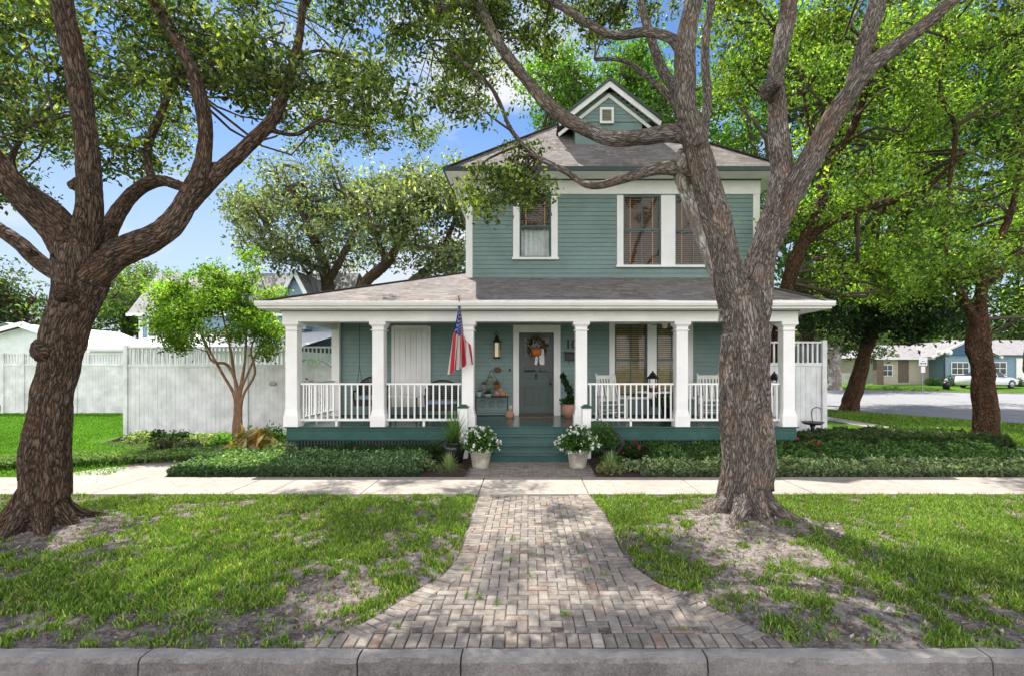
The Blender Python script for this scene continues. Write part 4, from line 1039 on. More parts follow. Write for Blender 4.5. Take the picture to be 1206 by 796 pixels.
# also weeds with broad leaves
nw_ = 16000; xw = RNG.uniform(-9, 9, nw_); yw_ = RNG.uniform(3.75, 8.1, nw_)
k = ~((xw > xl(yw_)) & (xw < xrr(yw_))) & (RNG.random(nw_) < .35+.6*gdens(xw, yw_)) & (((xw-T2X)**2+(yw_-T2Y)**2) > .3) & (((xw-T1X)**2+(yw_-T1Y)**2) > .4); xw, yw_ = xw[k], yw_[k]
V2, c2 = leaf_quads(np.stack([xw, yw_, verge_z(xw, yw_)+.015], 1), .035, palette(len(xw), GC[:3]), droop=0, upn=2.0, aspect=.6)
o = quad_mesh('verge_grass', np.vstack([V, V2]), np.vstack([c, c2]), M['grass']); tag(o, 'patchy green grass growing through the bare soil of the verge', 'grass', kind='stuff')
nl = 12000; xl_ = RNG.uniform(-9, 9, nl); yl_ = RNG.uniform(3.74, 8.1, nl); k = ~((xl_ > xl(yl_)+.1) & (xl_ < xrr(yl_)-.1)); xl_, yl_ = xl_[k], yl_[k]
V, c = leaf_quads(np.stack([xl_, yl_, np.maximum(verge_z(xl_, yl_), 0)+.012], 1), .036*RNG.uniform(.5, 1.5, len(xl_)), palette(len(xl_), [(.17, .11, .075), (.26, .19, .14), (.09, .06, .045), (.40, .35, .30)]), droop=0, upn=2.4, aspect=.5)
o = quad_mesh('fallen_leaves', V, c, M['litter']); tag(o, 'dry brown oak leaves scattered over the verge', 'leaves', kind='stuff')
# lawns further back
def lawn(name, label, n, xr_, yr_, test, h=.06, w_=.006, cols=GC, dens=None):
    x = RNG.uniform(*xr_, n); y = RNG.uniform(*yr_, n); k = test(x, y); x, y = x[k], y[k]
    tone = (.7+.6*fbm(x*.5+30, y*.5, 3))[:, None]
    V, c = blades(x, y, 0*x-.012, h, w_, palette(len(x), cols)*tone); o = quad_mesh(name, V, c, M['grass']); tag(o, label, 'grass', kind='stuff')
LG = [(.10, .25, .02), (.15, .32, .03), (.07, .18, .015)]
FD1, FD2 = 15.4, 22.4
lawn('side_lawn', 'bright mown lawn on the left between sidewalk and white fence', 150000, (-26, -7), (9.6, FD2), lambda x, y: (x < X(147, FD1)) | ((y < FD1-1.5) & (x < -8.6-.4*(y-11.5))), .055, .009, LG)
def road_near(y): return 14.5+(24.6-y)*.565
lawn('corner_lawn', 'green lawn on the right between the side walk and the road', 170000, (11.2, 40), (10, 34), lambda x, y: (x > 12.45) & (x < road_near(y)-.1), .06, .010, GC[:3])

# sidewalk slabs, path, road
SWX = [-24, -21.5, -19, -16.8, -14.6, -12.6, -10.6, -8.8, -7.0, -4.84, -2.69, -.80, .97, 2.79, 4.6, 6.45, 8.3, 10.1, 11.9, 13.7, 15.5, 17.4, 20]
m = MB()
for a, b in zip(SWX[:-1], SWX[1:]): m.box(a+.007, b-.007, 8.15, 9.40, -.06, .022+random.uniform(-.003, .003))
o = m.build('sidewalk', M['concrete'], bevel=.006); tag(o, kind='structure')
m = MB(); m.prism_z([(-9.1, 9.405), (-6.78, 9.405), (-6.78, 10.6), (-7.1, 11.9), (-7.9, 11.9), (-8.0, 11.2)], -.05, .014); o = m.build('garden_path', M['concrete'], bevel=.006); tag(o, kind='structure')
m = MB()
for k in range(10): m.box(11.6, 12.35, 9.42+k*1.6, 9.40+(k+1)*1.6, -.05, .018)
o = m.build('side_sidewalk', M['concrete'], bevel=.005); tag(o, kind='structure')
sheet('side_road', [(road_near(-1)+0, 9.2), (road_near(9.5), 9.5), (road_near(24.6), 24.6), (13.5, 30), (9, 40), (3, 60), (20, 60), (24.5, 46.5), (37.4, 38.6), (75, 33), (75, 9.2)], .004, 'asphalt')
far = MB(); far.add([(24.5, 46.6, .0), (37.4, 38.7, .0), (75, 33.1, .0), (75, 37, .28), (38, 43, .28), (26, 50, .28), (75, 90, .28), (20, 90, .28)], [(0,1,4,5), (1,2,3,4), (3,6,7,5,4)])
o = far.build('far_yard', M['turf']); tag(o, kind='structure')
m = MB(); pts = [(24.5, 46.5), (37.4, 38.62), (75, 33.05)]
for a, b in zip(pts[:-1], pts[1:]): m.bar((*a, .03), (*b, .03), .15, .10)
o = m.build('road_kerb', M['concrete']); tag(o, kind='structure')
# granite kerb stones: each one a stone of its own
kx = [-13.2, -10.9, -8.6, -6.5, -4.75, X(171, 3.62), X(424, 3.62), X(544, 3.62), X(830, 3.62), X(1160, 3.62), 5.2, 7.4, 9.6, 12]
for i, (a, b) in enumerate(zip(kx[:-1], kx[1:])):
    nxk = max(4, int((b-a)/.02)); m = MB(); xs = np.linspace(a+.006, b-.006, nxk); prof = [(3.55, -.17), (3.552, -.08), (3.558, -.012), (3.575, .012), (3.64, .016), (3.692, .012), (3.697, -.05), (3.697, -.17)]
    vs = []
    for xx in xs:
        for (yy, zz_) in prof:
            q = mnoise.noise(Vector((xx*5, yy*12, zz_*12)))*.02+mnoise.noise(Vector((xx*22, yy*30, zz_*30)))*.009; vs.append((xx, yy+q*(yy < 3.6), zz_+q*.5))
    k_ = len(prof); fs = []
    for p in range(nxk-1):
        for r in range(k_-1): fs.append((p*k_+r, (p+1)*k_+r, (p+1)*k_+r+1, p*k_+r+1))
    m.add(vs, fs); m.add(vs[:k_], [tuple(range(k_))]); m.add(vs[-k_:], [tuple(reversed(range(k_)))])
    o = m.build('kerb_stone', M['granite'], origin=((a+b)/2, 3.62, 0)); o['kind'] = 'structure'
# ---- brick walk: every paver real, in one surface
BW = .092; verts = []; faces = []; cols_ = []
PC = np.array([(.27, .24, .215), (.31, .28, .25), (.235, .21, .19), (.31, .26, .22), (.28, .245, .215), (.20, .185, .175), (.31, .225, .175), (.36, .33, .30)]); PW = np.array([5, 4, 4, 2, 4, 2, .7, 1.5]); PW = PW/PW.sum()
def paver(cx_, cy_, l, w_, ang, z):
    g = .0045; hl, hw_ = l/2-g, w_/2-g; ca, sa = math.cos(ang), math.sin(ang); ch = .006; b = len(verts); z = z+random.uniform(-.0025, .0025)
    tx_, ty_ = random.uniform(-.012, .012), random.uniform(-.012, .012)
    for (s_, zz_) in ((0, -.04), (0, -ch), (ch, 0)):
        for (u_, v_) in ((-1,-1),(1,-1),(1,1),(-1,1)):
            x_, y_ = u_*(hl-s_), v_*(hw_-s_); verts.append((cx_+x_*ca-y_*sa, cy_+x_*sa+y_*ca, z+zz_+x_*tx_+y_*ty_))
    for r in (0, 4):
        for k_ in range(4): faces.append((b+r+k_, b+r+(k_+1) % 4, b+r+4+(k_+1) % 4, b+r+4+k_))
    faces.append((b+8, b+9, b+10, b+11))
    c_ = PC[RNG.choice(len(PC), p=PW)]*RNG.uniform(.82, 1.12)*np.array([.86, .83, .80]); cols_.extend([c_]*12)
def inside(x_, y_, mrg): return 3.70 < y_ < 8.14 and xl(y_)+mrg < x_ < xrr(y_)-mrg
sw_ = .19
for i in range(-45, 60):
    for j in range(0, 60):
        k_ = (i-j) % 4; x0, y0 = i*BW, 3.93+j*BW
        if k_ == 0: q = (x0+BW, y0+BW/2, 2*BW, BW, 0)
        elif k_ == 3: q = (x0+BW/2, y0+BW, 2*BW, BW, math.pi/2)
        else: continue
        if inside(q[0], q[1], sw_*.55) and q[1] > 3.93+.03 and q[1]+q[3]/2 < 8.14: paver(*q, .008)
x_ = xl(3.8)-.1
while x_ < xrr(3.8)+.1: paver(x_, 3.705+.11, .19, BW*1.0, math.pi/2, .011); x_ += BW
for side, line in ((0, WL), (1, WR)):
    c_ = catmull([np.array(q) for q in line], 24); L_ = 0; nxt = 0
    for p, q in zip(c_[:-1], c_[1:]):
        d = q-p; ln = np.linalg.norm(d)
        while nxt <= L_+ln:
            t_ = (nxt-L_)/ln; pos = p+d*t_; dn = d/ln; nrm = np.array([-dn[1], dn[0]])*(1 if side == 0 else -1)
            if pos[1] > 3.9: 
                cpt = pos+nrm*(sw_/2); paver(cpt[0], cpt[1], sw_, BW, math.atan2(nrm[1], nrm[0]), .014)
            nxt += BW
        L_ += ln
for j in range(18):          # landing before the steps
    for i in range(-16, 18):
        y0 = 9.42+j*BW; x0 = i*2*BW+(BW if j % 2 else 0)
        if y0 < 10.96 and -1.12 < x0 < 1.30-.1*(y0-9.4): paver(x0, y0+BW/2, 2*BW, BW, 0, .014)
o = quad_mesh('brick_walk', np.array(verts), np.array(cols_), M['paver'], faces=faces); tag(o, kind='structure')
bed = [(q[0], q[1]) for q in WL]+[(q[0], q[1]) for q in WR[::-1]]
sheet('walk_bedding', bed, -.006, 'soil'); sheet('landing_bedding', [(-1.25, 9.41), (1.35, 9.41), (1.3, 11.0), (-1.2, 11.0)], -.004, 'soil')
tf = MB(); 
xt = []; yt = []
for _ in range(16):
    yy = random.uniform(3.75, 6.2); xx = random.uniform(float(xl(yy))+.1, float(xrr(yy))-.1)
    k_ = random.randint(6, 22); xt += list(RNG.normal(size=k_)*.018+xx); yt += list(RNG.normal(size=k_)*.014+yy)
V, c = blades(np.array(xt), np.array(yt), np.full(len(xt), .008), .04, .004, palette(len(xt), GC[:3]), lean=.9)
o = quad_mesh('paver_weeds', V, c, M['grass']); tag(o, 'small green weeds growing in the joints of the brick walk', 'weeds', kind='stuff')

# ---- mulch beds
def mulch(name, poly):
    tag(MB().prism_z(poly, -.05, .012).build(name, M['mulch']), kind='structure')
mulch('left_mulch', [(-6.7, 9.42), (-1.14, 9.42), (-1.14, 11.0), (-1.0, 12.2), (-5.9, 12.2), (-6, 15.3), (-12, 15.3), (-11.4, 13.6), (-8.6, 12.0), (-7.0, 11.9), (-6.75, 10.6)])
mulch('right_mulch', [(1.24, 9.42), (11.55, 9.42), (11.55, 14.2), (8.4, 14.6), (6.3, 13.5), (6, 12.2), (1.2, 12.2), (1.32, 11)])
# ================================================================== FENCES
def fence(name, label, x0, x1, y, ztop, posts, gap, bw=.135, mat='fence', zb=.04, base_z=0):
    t = empty(name, ((x0+x1)/2, y, base_z), label, 'fence')
    zl = ztop-gap
    m = MB(); x_ = x0
    while x_ < x1-.01:
        w_ = min(bw, x1-x_); m.box(x_+.003, x_+w_-.003, y-.012+random.uniform(-.002, .002), y+.012, zb+random.uniform(0, .02), zl); x_ += bw
    m.build('board_panel', M[mat], t)
    m = MB(); m.box(x0, x1, y-.04, y+.03, ztop-.05, ztop); m.box(x0, x1, y-.038, y+.03, zl+.001, zl+.09); m.box(x0, x1, y+.013, y+.05, .3, .39)
    m.build('rail', M[mat], t, bevel=.004)
    m = MB(); x_ = x0+.1
    while x_ < x1-.04: m.box(x_, x_+.042, y-.02, y+.02, zl+.09, ztop-.05); x_ += .125
    m.build('picket', M[mat], t)
    for xp in posts: MB().box(xp-.06, xp+.06, y-.06, y+.06, 0, ztop+.03).build('post', M[mat], t, bevel=.004)
    return t
xa = X(149, FD1); xb = LX0-.03
fence('board_fence', 'pale grey board fence with open picket top left of the porch', xa, xb, FD1, Z(408, FD1), [xa, (xa+xb)/2+.3, xb-.1], .62)
f_ = fence('board_fence', 'further white board fence with picket top beyond the left lawn', X(4, FD2), X(148, FD2), FD2, Z(416, FD2), [X(4, FD2), X(28, FD2), X(90, FD2), X(147, FD2)], .56)
# return panel
t = empty('fence_return', (xa-.02, 19, 0), 'pale board fence running back from the front fence corner', 'fence'); m = MB(); yy = FD1+.1
while yy < FD2-.1: m.box(xa-.03, xa-.01, yy+.003, yy+.132, .04, Z(408, FD1)-.62); yy += .135
m.box(xa-.05, xa+.01, FD1+.08, FD2-.08, Z(408, FD1)-.05, Z(408, FD1)); m.build('board_panel', M['fence'], t)
m = MB(); yy = FD1+.15
while yy < FD2-.2: m.box(xa-.04, xa, yy, yy+.042, Z(408, FD1)-.62, Z(408, FD1)-.05); yy += .125
m.build('picket', M['fence'], t)
FD3 = 13.25; zt3 = Z(402, FD3)
fence('board_fence', 'pale board fence with picket top right of the porch', 6.27, X(971, FD3), FD3, zt3, [X(970, FD3)], .64)
m = MB(); t = empty('fence_return', (X(972, FD3), 16, 0), 'side of the right board fence running back beside the house', 'fence'); yy = FD3+.1
while yy < 20: m.box(X(971, FD3)-.01, X(971, FD3)+.01, yy+.003, yy+.132, .04, zt3-.05); yy += .135
m.build('board_panel', M['fence'], t)
# fence number plate
o = MB().lathe([(.001, 0), (.09, 0), (.09, .02), (.001, .02)], (0, 0, 0), 20).build('fence_plaque', M['stone'], None, local=True); o.location = P(321.5, 451.5, FD1-.02); o.rotation_euler = (math.radians(90), 0, 0); o.scale = (1.3, .8, 1); tag(o, 'small oval stone plaque fixed to the fence beside the myrtle tree', 'plaque')

# ================================================================== HEDGES, COVER, BUSHES
def cover(name, label, pts_fn, n, size, cols, w_=None, z=0, cat='ground cover', aspect=.45, droop=.0, upn=.6):
    C = pts_fn(n); col = palette(len(C), cols, w_); hgt = np.clip((C[:, 2]-z)/.25, .25, 1)[:, None]; col = col*(.35+.65*hgt)  # low leaves get darker colour, painting in the shade at the base
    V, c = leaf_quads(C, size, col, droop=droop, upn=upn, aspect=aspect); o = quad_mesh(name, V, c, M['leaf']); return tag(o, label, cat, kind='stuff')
def hedge_pts(x0, x1, y0, y1, h0, h1, rough=.09):
    def fn(n):
        x = RNG.uniform(x0, x1, n); y = y0+(y1-y0)*RNG.random(n)**1.15; t = (y-y0)/(y1-y0)
        H = h0+(h1-h0)*t+rough*2.6*(fbm(x*3.2, y*3.2, 3)-.5)
        z = H*(1-np.abs(RNG.normal(size=n))*.22)+np.where(RNG.random(n) < .12, RNG.random(n)*.07, 0); fr_ = RNG.random(n) < .30
        y = np.where(fr_, y0+np.abs(RNG.normal(size=n))*.05, y); z = np.where(fr_, RNG.uniform(.01, 1, n)*h0, z)
        e = np.minimum(np.minimum(x-x0, x1-x), (y1-y)); z = z*np.clip(.55+e*3, 0, 1); y = y-.05*(fbm(x*3, z*6, 2))+.03
        return np.stack([x, y, np.maximum(z, .01)], 1)
    return fn
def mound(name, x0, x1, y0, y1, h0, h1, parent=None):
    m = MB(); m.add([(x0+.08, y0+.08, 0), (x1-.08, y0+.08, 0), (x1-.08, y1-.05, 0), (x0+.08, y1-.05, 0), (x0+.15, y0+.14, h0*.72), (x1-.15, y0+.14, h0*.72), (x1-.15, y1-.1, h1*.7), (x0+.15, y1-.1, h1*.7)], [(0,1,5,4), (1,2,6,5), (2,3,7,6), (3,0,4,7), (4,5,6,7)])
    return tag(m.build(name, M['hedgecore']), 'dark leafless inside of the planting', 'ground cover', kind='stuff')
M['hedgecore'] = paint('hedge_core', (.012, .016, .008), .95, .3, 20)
JM = [(.10, .20, .08), (.19, .30, .16), (.05, .11, .04), (.34, .42, .30)]
def covered(name, label, x0, x1, y0, y1, h0, h1, n, size, cols, w_=None, **kw):
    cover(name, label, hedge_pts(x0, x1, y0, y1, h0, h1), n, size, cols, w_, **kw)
    o = mound(name+'_core', x0, x1, y0, y1, h0, h1); o['label'] = 'dark solid core under the ' + label.split(' ', 1)[1]  # solid near-black body inside the leaves, no stems modelled
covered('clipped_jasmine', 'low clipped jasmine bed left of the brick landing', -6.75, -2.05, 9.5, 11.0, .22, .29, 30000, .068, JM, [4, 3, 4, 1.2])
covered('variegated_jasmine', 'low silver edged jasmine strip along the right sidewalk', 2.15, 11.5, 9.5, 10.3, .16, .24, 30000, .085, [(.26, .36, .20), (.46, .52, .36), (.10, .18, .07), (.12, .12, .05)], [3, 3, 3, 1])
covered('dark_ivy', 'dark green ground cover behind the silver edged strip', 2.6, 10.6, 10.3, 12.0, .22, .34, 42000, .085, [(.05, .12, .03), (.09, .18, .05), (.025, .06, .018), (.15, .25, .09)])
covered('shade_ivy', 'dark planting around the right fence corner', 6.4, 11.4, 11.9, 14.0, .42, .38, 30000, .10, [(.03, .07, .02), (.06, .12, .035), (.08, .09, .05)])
def curved(n):
    t = RNG.random(n); cx_ = -13+6.1*t; cy_ = 9.75+1.35*t**1.5; x = cx_+RNG.normal(size=n)*.05; y = cy_+(RNG.random(n)-.1)*1.0
    H = .20+.08*(fbm(x*3, y*3, 2)-.5); z = H*(1-np.abs(RNG.normal(size=n))*.3); return np.stack([x, y, np.maximum(z, .01)], 1)
cover('edging_jasmine', 'bright low jasmine edging the left lawn beside the path', curved, 18000, .075, [(.14, .24, .08), (.10, .19, .05), (.24, .32, .15)])
def bush(name, label, x, y, z, rx, rz, n, size, cols, w_=None, cat='shrub', flowers=None, group=None, aspect=.45, droop=.0, nfl=30, fsz=.05, upn=.5, blade=False, mat='leaf_soft'):
    t = empty(name, (x, y, z), label, cat, group)
    if blade:
        m_ = n; a = RNG.uniform(0, 6.283, m_); el = RNG.uniform(.45, 1.5, m_); L = size*RNG.uniform(.6, 1.2, m_); VV = []; cc = palette(m_, cols, w_)
        for k_ in range(m_):
            ca, sa = math.cos(a[k_]), math.sin(a[k_]); w2 = .011 if size > .3 else .008; pts = []
            for s_ in np.linspace(0, 1, 6):
                r_ = L[k_]*s_*math.cos(el[k_]); zz_ = L[k_]*(s_*math.sin(el[k_])-.55*s_*s_*math.cos(el[k_])*1.2); pts.append((x+ca*r_, y+sa*r_, z+max(zz_, .005)))
            for i_ in range(5):
                p, q = pts[i_], pts[i_+1]; wa, wb = w2*(1-i_/5.5), w2*(1-(i_+1)/5.5)
                VV += [(p[0]-sa*wa, p[1]+ca*wa, p[2]), (p[0]+sa*wa, p[1]-ca*wa, p[2]), (q[0]+sa*wb, q[1]-ca*wb, q[2]), (q[0]-sa*wb, q[1]+ca*wb, q[2])]
        quad_mesh('foliage', np.array(VV), np.repeat(cc, 20, axis=0), M[mat], t)
    else:
        d = unit(RNG.normal(size=(n, 3))); d[:, 2] = np.abs(d[:, 2]); rr = (RNG.random(n)**.45)[:, None]
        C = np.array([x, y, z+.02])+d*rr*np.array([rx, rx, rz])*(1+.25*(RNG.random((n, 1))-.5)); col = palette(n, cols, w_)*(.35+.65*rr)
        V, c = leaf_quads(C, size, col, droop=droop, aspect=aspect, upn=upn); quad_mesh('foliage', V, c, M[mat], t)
        m = MB()
        for k_ in range(9):
            a = k_*.7; m.tube([(x, y, z), (x+rx*.3*math.cos(a), y+rx*.3*math.sin(a), z+rz*.5), (x+rx*.6*math.cos(a), y+rx*.6*math.sin(a), z+rz*.8)], [.008, .006, .003], 5)
        m.build('stem', M['twig'], t)
    if flowers:
        d = unit(RNG.normal(size=(nfl, 3))); d[:, 2] = np.abs(d[:, 2]); C = np.array([x, y, z+.02])+d*np.array([rx, rx, rz])*RNG.uniform(.8, 1.08, (nfl, 1)); C = np.repeat(C, 5, axis=0)+RNG.normal(size=(nfl*5, 3))*fsz*.3
        V, c = leaf_quads(C, fsz, palette(nfl*5, [flowers], jit=.08), droop=0, upn=.3, aspect=.8); quad_mesh('blossom', V, c, M['petal'], t)
    return t
# flower pots by the steps
for (px_, lab, seed) in ((566, 'pale stone pot of white flowers left of the front steps', 1), (680.5, 'pale stone pot of white flowers right of the front steps', 2)):
    yy = 10.35; xx = X(px_, yy); ph_ = .37; r_ = .225
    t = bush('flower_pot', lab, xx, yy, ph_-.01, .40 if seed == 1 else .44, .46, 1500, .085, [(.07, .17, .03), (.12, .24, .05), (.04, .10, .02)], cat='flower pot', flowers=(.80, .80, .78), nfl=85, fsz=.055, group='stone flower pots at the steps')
    for ch in children(t): 
        if ch.type == 'MESH': ch.location.z = ph_-.01
    t.location.z = 0.0
    MB().lathe([(.001, 0), (r_*.70, 0), (r_*.74, .03), (r_*.95, ph_*.84), (r_*1.06, ph_*.85), (r_*1.08, ph_), (r_*.93, ph_), (r_*.90, ph_*.9), (.001, ph_*.88)], (xx, yy, .014), 26).build('pot', M['stone'], t)
x_, y_ = X(535, 10.9), 10.9
t = bush('spiky_grass_pot', 'black pot of long arching grass beside the left stone pot', x_, y_, .42, .5, .5, 260, .85, [(.12, .22, .06), (.18, .27, .12), (.07, .14, .04)], cat='potted plant', blade=True)
MB().lathe([(.001, -.42), (.17, -.42), (.23, -.1), (.21, 0), (.19, -.02), (.001, -.03)], (x_, y_, .42), 22).build('pot', M['blackpot'], t)
x_, y_ = X(708, 11.2), 11.2
bush('leafy_shrub', 'light green leafy shrub behind the right stone pot', x_, y_, .3, .38, .55, 700, .11, [(.10, .20, .04), (.06, .14, .03)], aspect=.3)
# low variegated clumps
SV = [(.42, .46, .34), (.18, .28, .12), (.30, .37, .22)]
bush('variegated_clump', 'silver variegated clump on the mulch left of the stone pot', X(529, 10.0), 10.0, .01, .27, .27, 420, .40, SV, cat='plant', blade=True, group='variegated clumps by the landing')
bush('variegated_clump', 'silver variegated clump on the mulch right of the stone pot', X(719, 10.15), 10.15, .01, .27, .27, 420, .40, SV, cat='plant', blade=True, group='variegated clumps by the landing')
DKG = [(.03, .075, .02), (.055, .12, .03), (.02, .05, .015)]
fnd = [(378, .30, None), (405, .34, None), (432, .30, (.55, .10, .14)), (458, .33, None), (483, .38, None), (508, .36, None), (745, .36, (.5, .04, .05)), (772, .40, None), (800, .36, (.5, .04, .05)), (826, .38, None), (925, .36, None), (948, .42, (.5, .04, .05))]
nm = ['left of the porch lattice', 'under the first railing', 'with pink blooms below the porch', 'under the second left column', 'below the wicker chair', 'beside the grass pot', 'with red blooms beside the hose', 'below the right railing', 'with red blooms below the right column', 'beside the big trunk', 'below the last column', 'with red blooms at the porch corner']
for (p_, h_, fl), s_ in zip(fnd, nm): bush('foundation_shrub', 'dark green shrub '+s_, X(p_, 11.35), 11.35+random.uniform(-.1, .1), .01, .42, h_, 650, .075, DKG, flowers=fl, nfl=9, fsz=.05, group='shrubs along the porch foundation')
for (xx_, yy_, c_, l_) in ((-1.75, 10.6, DKG, 'small dark plant behind the left silver clump'), (-2.0, 10.15, SV, 'low silver plant at the right end of the clipped bed'), (1.75, 10.75, [(.12, .24, .05)], 'light green low plant right of the stone pot'), (2.05, 10.0, SV, 'low silver plant at the left end of the silver strip'), (1.55, 9.75, [(.30, .30, .16), (.20, .26, .12)], 'straw coloured low plant at the sidewalk edge')):
    bush('border_plant', l_, xx_, yy_, .01, .26, .22, 260, .08, c_, cat='plant', group='small plants filling the mulch by the landing')
# left corner bed
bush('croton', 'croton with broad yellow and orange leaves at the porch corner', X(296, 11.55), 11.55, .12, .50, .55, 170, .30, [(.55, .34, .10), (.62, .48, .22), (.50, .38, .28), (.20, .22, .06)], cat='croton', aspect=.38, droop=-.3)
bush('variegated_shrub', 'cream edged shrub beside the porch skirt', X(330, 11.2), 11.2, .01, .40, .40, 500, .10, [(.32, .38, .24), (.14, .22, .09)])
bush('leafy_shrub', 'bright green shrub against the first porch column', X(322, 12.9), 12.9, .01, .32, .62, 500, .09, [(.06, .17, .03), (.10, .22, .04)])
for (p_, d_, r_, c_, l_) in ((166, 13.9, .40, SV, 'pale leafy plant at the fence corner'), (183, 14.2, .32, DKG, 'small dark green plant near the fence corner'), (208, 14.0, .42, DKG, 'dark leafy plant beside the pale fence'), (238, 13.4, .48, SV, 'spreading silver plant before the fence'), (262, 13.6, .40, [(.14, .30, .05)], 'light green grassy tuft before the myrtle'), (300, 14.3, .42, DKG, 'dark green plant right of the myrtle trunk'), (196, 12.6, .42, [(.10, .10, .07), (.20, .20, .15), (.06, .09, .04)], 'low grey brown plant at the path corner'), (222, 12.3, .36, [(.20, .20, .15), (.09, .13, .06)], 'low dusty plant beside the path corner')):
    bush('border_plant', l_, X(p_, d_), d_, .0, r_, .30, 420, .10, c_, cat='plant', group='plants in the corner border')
# garden hose coil
hx_, hy_ = X(719.5, 11.3), 11.35; m = MB(); pts = []
for k_ in range(150):
    a = k_*.28; r_ = .25+.035*math.sin(k_*.11); pts.append((hx_+r_*math.cos(a), hy_+.03*math.sin(k_*.13)+.06*math.sin(k_*.05), .36+r_*math.sin(a)))
pts += [(hx_+.2, hy_-.1, .1), (hx_+.4, hy_-.2, .02)]
m.tube(pts, .013, 6); top('garden_hose', m, 'hose', 'dark coiled garden hose hanging right of the steps', 'hose', (hx_, hy_, .1))
m = MB(); m.tube([(hx_+.02, hy_+.1, .0), (hx_+.02, hy_+.1, .66)], .02, 6); m.tube([(hx_-.1, hy_+.06, .63), (hx_+.12, hy_+.06, .63)], .02, 6); top('hose_holder', m, 'black', 'black hose holder post behind the coiled hose', 'hose holder', (hx_, hy_+.1, 0))
# hook-shaped garden ornament by the right fence, birdbath
bx2, by2 = X(957, 12.6), 12.6
t = empty('bird_bath', (bx2, by2, 0), 'small dark bird bath standing in front of the right fence', 'bird bath')
MB().lathe([(.001, .0), (.16, 0), (.06, .1), (.045, .55), (.07, .62), (.001, .62)], (bx2, by2, 0), 16).build('pedestal', M['black'], t)
MB().lathe([(.001, .62), (.2, .64), (.27, .70), (.25, .70), (.001, .66)], (bx2, by2, 0), 20).build('basin', M['black'], t)
m = MB(); m.tube(catmull([(bx2, by2, .68), (bx2-.02, by2, .95), (bx2+.06, by2, 1.05), (bx2+.18, by2, 1.04), (bx2+.2, by2, 1.0)], 6), .012, 5)
m.build('ornament', M['twig'], t)
# lantern seen beside the last column
house_lantern(X(912, 12.9), 12.9, DZ+.68, 1.0, 'dark lantern standing on a tall stand beside the last porch column')
o = MB().box(X(912, 12.9)-.16, X(912, 12.9)+.16, 12.76, 13.04, DZ+.645, DZ+.68)
for a in (-.13, .13):
    for b in (-.11, .11): o.box(X(912, 12.9)+a-.015, X(912, 12.9)+a+.015, 12.9+b-.015, 12.9+b+.015, DZ, DZ+.644)
top('plant_table', o, 'chairwhite', 'small white stand under the lantern beside the last column', 'stand', (X(912, 12.9), 12.9, DZ))
# ================================================================== NEIGHBOURS
def gable_roof(m, x0, x1, y0, y1, z0, z1, axis='x', oh=.4):
    if axis == 'x':   # ridge along x
        yc = (y0+y1)/2; s_ = (z1-z0)/((y1-y0)/2)
        roof_face(m, [(x0-oh, y0-oh, z0-s_*oh), (x1+oh, y0-oh, z0-s_*oh), (x1+oh, yc, z1), (x0-oh, yc, z1)], (x0, y0, z0), (1,0,0), (0,1,s_))
        roof_face(m, [(x1+oh, y1+oh, z0-s_*oh), (x0-oh, y1+oh, z0-s_*oh), (x0-oh, yc, z1), (x1+oh, yc, z1)], (x0, y1, z0), (1,0,0), (0,-1,s_))
    else:
        xc = (x0+x1)/2; s_ = (z1-z0)/((x1-x0)/2)
        roof_face(m, [(x0-oh, y1+oh, z0-s_*oh), (x0-oh, y0-oh, z0-s_*oh), (xc, y0-oh, z1), (xc, y1+oh, z1)], (x0, y0, z0), (0,1,0), (1,0,s_))
        roof_face(m, [(x1+oh, y0-oh, z0-s_*oh), (x1+oh, y1+oh, z0-s_*oh), (xc, y1+oh, z1), (xc, y0-oh, z1)], (x1, y0, z0), (0,1,0), (-1,0,s_))
def win_part(t, x0, x1, z0, z1, y, nx=2, nz=2, frame='white'):
    m = MB(); f = .07
    m.box(x0-f, x1+f, y-.08, y-.002, z1, z1+f); m.box(x0-f, x1+f, y-.10, y-.002, z0-f, z0); m.box(x0-f, x0, y-.08, y-.002, z0, z1); m.box(x1, x1+f, y-.08, y-.002, z0, z1)
    for k in range(1, nx): xc = x0+(x1-x0)*k/nx; m.box(xc-.025, xc+.025, y-.06, y-.012, z0, z1)
    for k in range(1, nz): zc = z0+(z1-z0)*k/nz; m.box(x0, x1, y-.062, y-.013, zc-.025, zc+.025)
    w_ = m.build('window', M[frame], t); MB().box(x0, x1, y-.03, y-.003, z0, z1).build('pane', M['winglass'], w_); return w_
# far-left garage with low white roofs
D = 27.5
t = empty('garage', (X(60, D), D+3, 0), 'low grey garage with white gable trim behind the left fence', 'garage')
gx0, gx1 = X(-70, D), X(104, D); gxc = X(50, D)-.6; gz = Z(409, D); gzr = Z(383, D)
m = MB(); m.prism_y([(gx0, 0), (gx1, 0), (gx1, gz), (gxc, gzr), (gx0, gz-.1)], D, D+6); m.build('wall', M['garagewhite'], t)
m = MB(); gable_roof(m, gx0, gx1, D, D+6, gz, gzr+.1, 'y', .5); m.build('roof', M['whiteroof'], t)
m = MB()
for (a, b) in (((gxc, gzr+.1), (gx1+.55, gz-.15)), ((gxc, gzr+.1), (gx0-.55, gz-.15))): m.bar((a[0], D-.52, a[1]-.06), (b[0], D-.52, b[1]-.06), .05, .22)
m.build('rake_board', M['white'], t)
D = 25.5
t = empty('outbuilding', (X(180, D), D+4, 0), 'long low building with a bright white roof behind the fence', 'outbuilding')
m = MB(); m.box(X(107, D), X(345, D), D, D+7, 0, Z(413, D)); m.build('wall', M['garagewhite'], t)
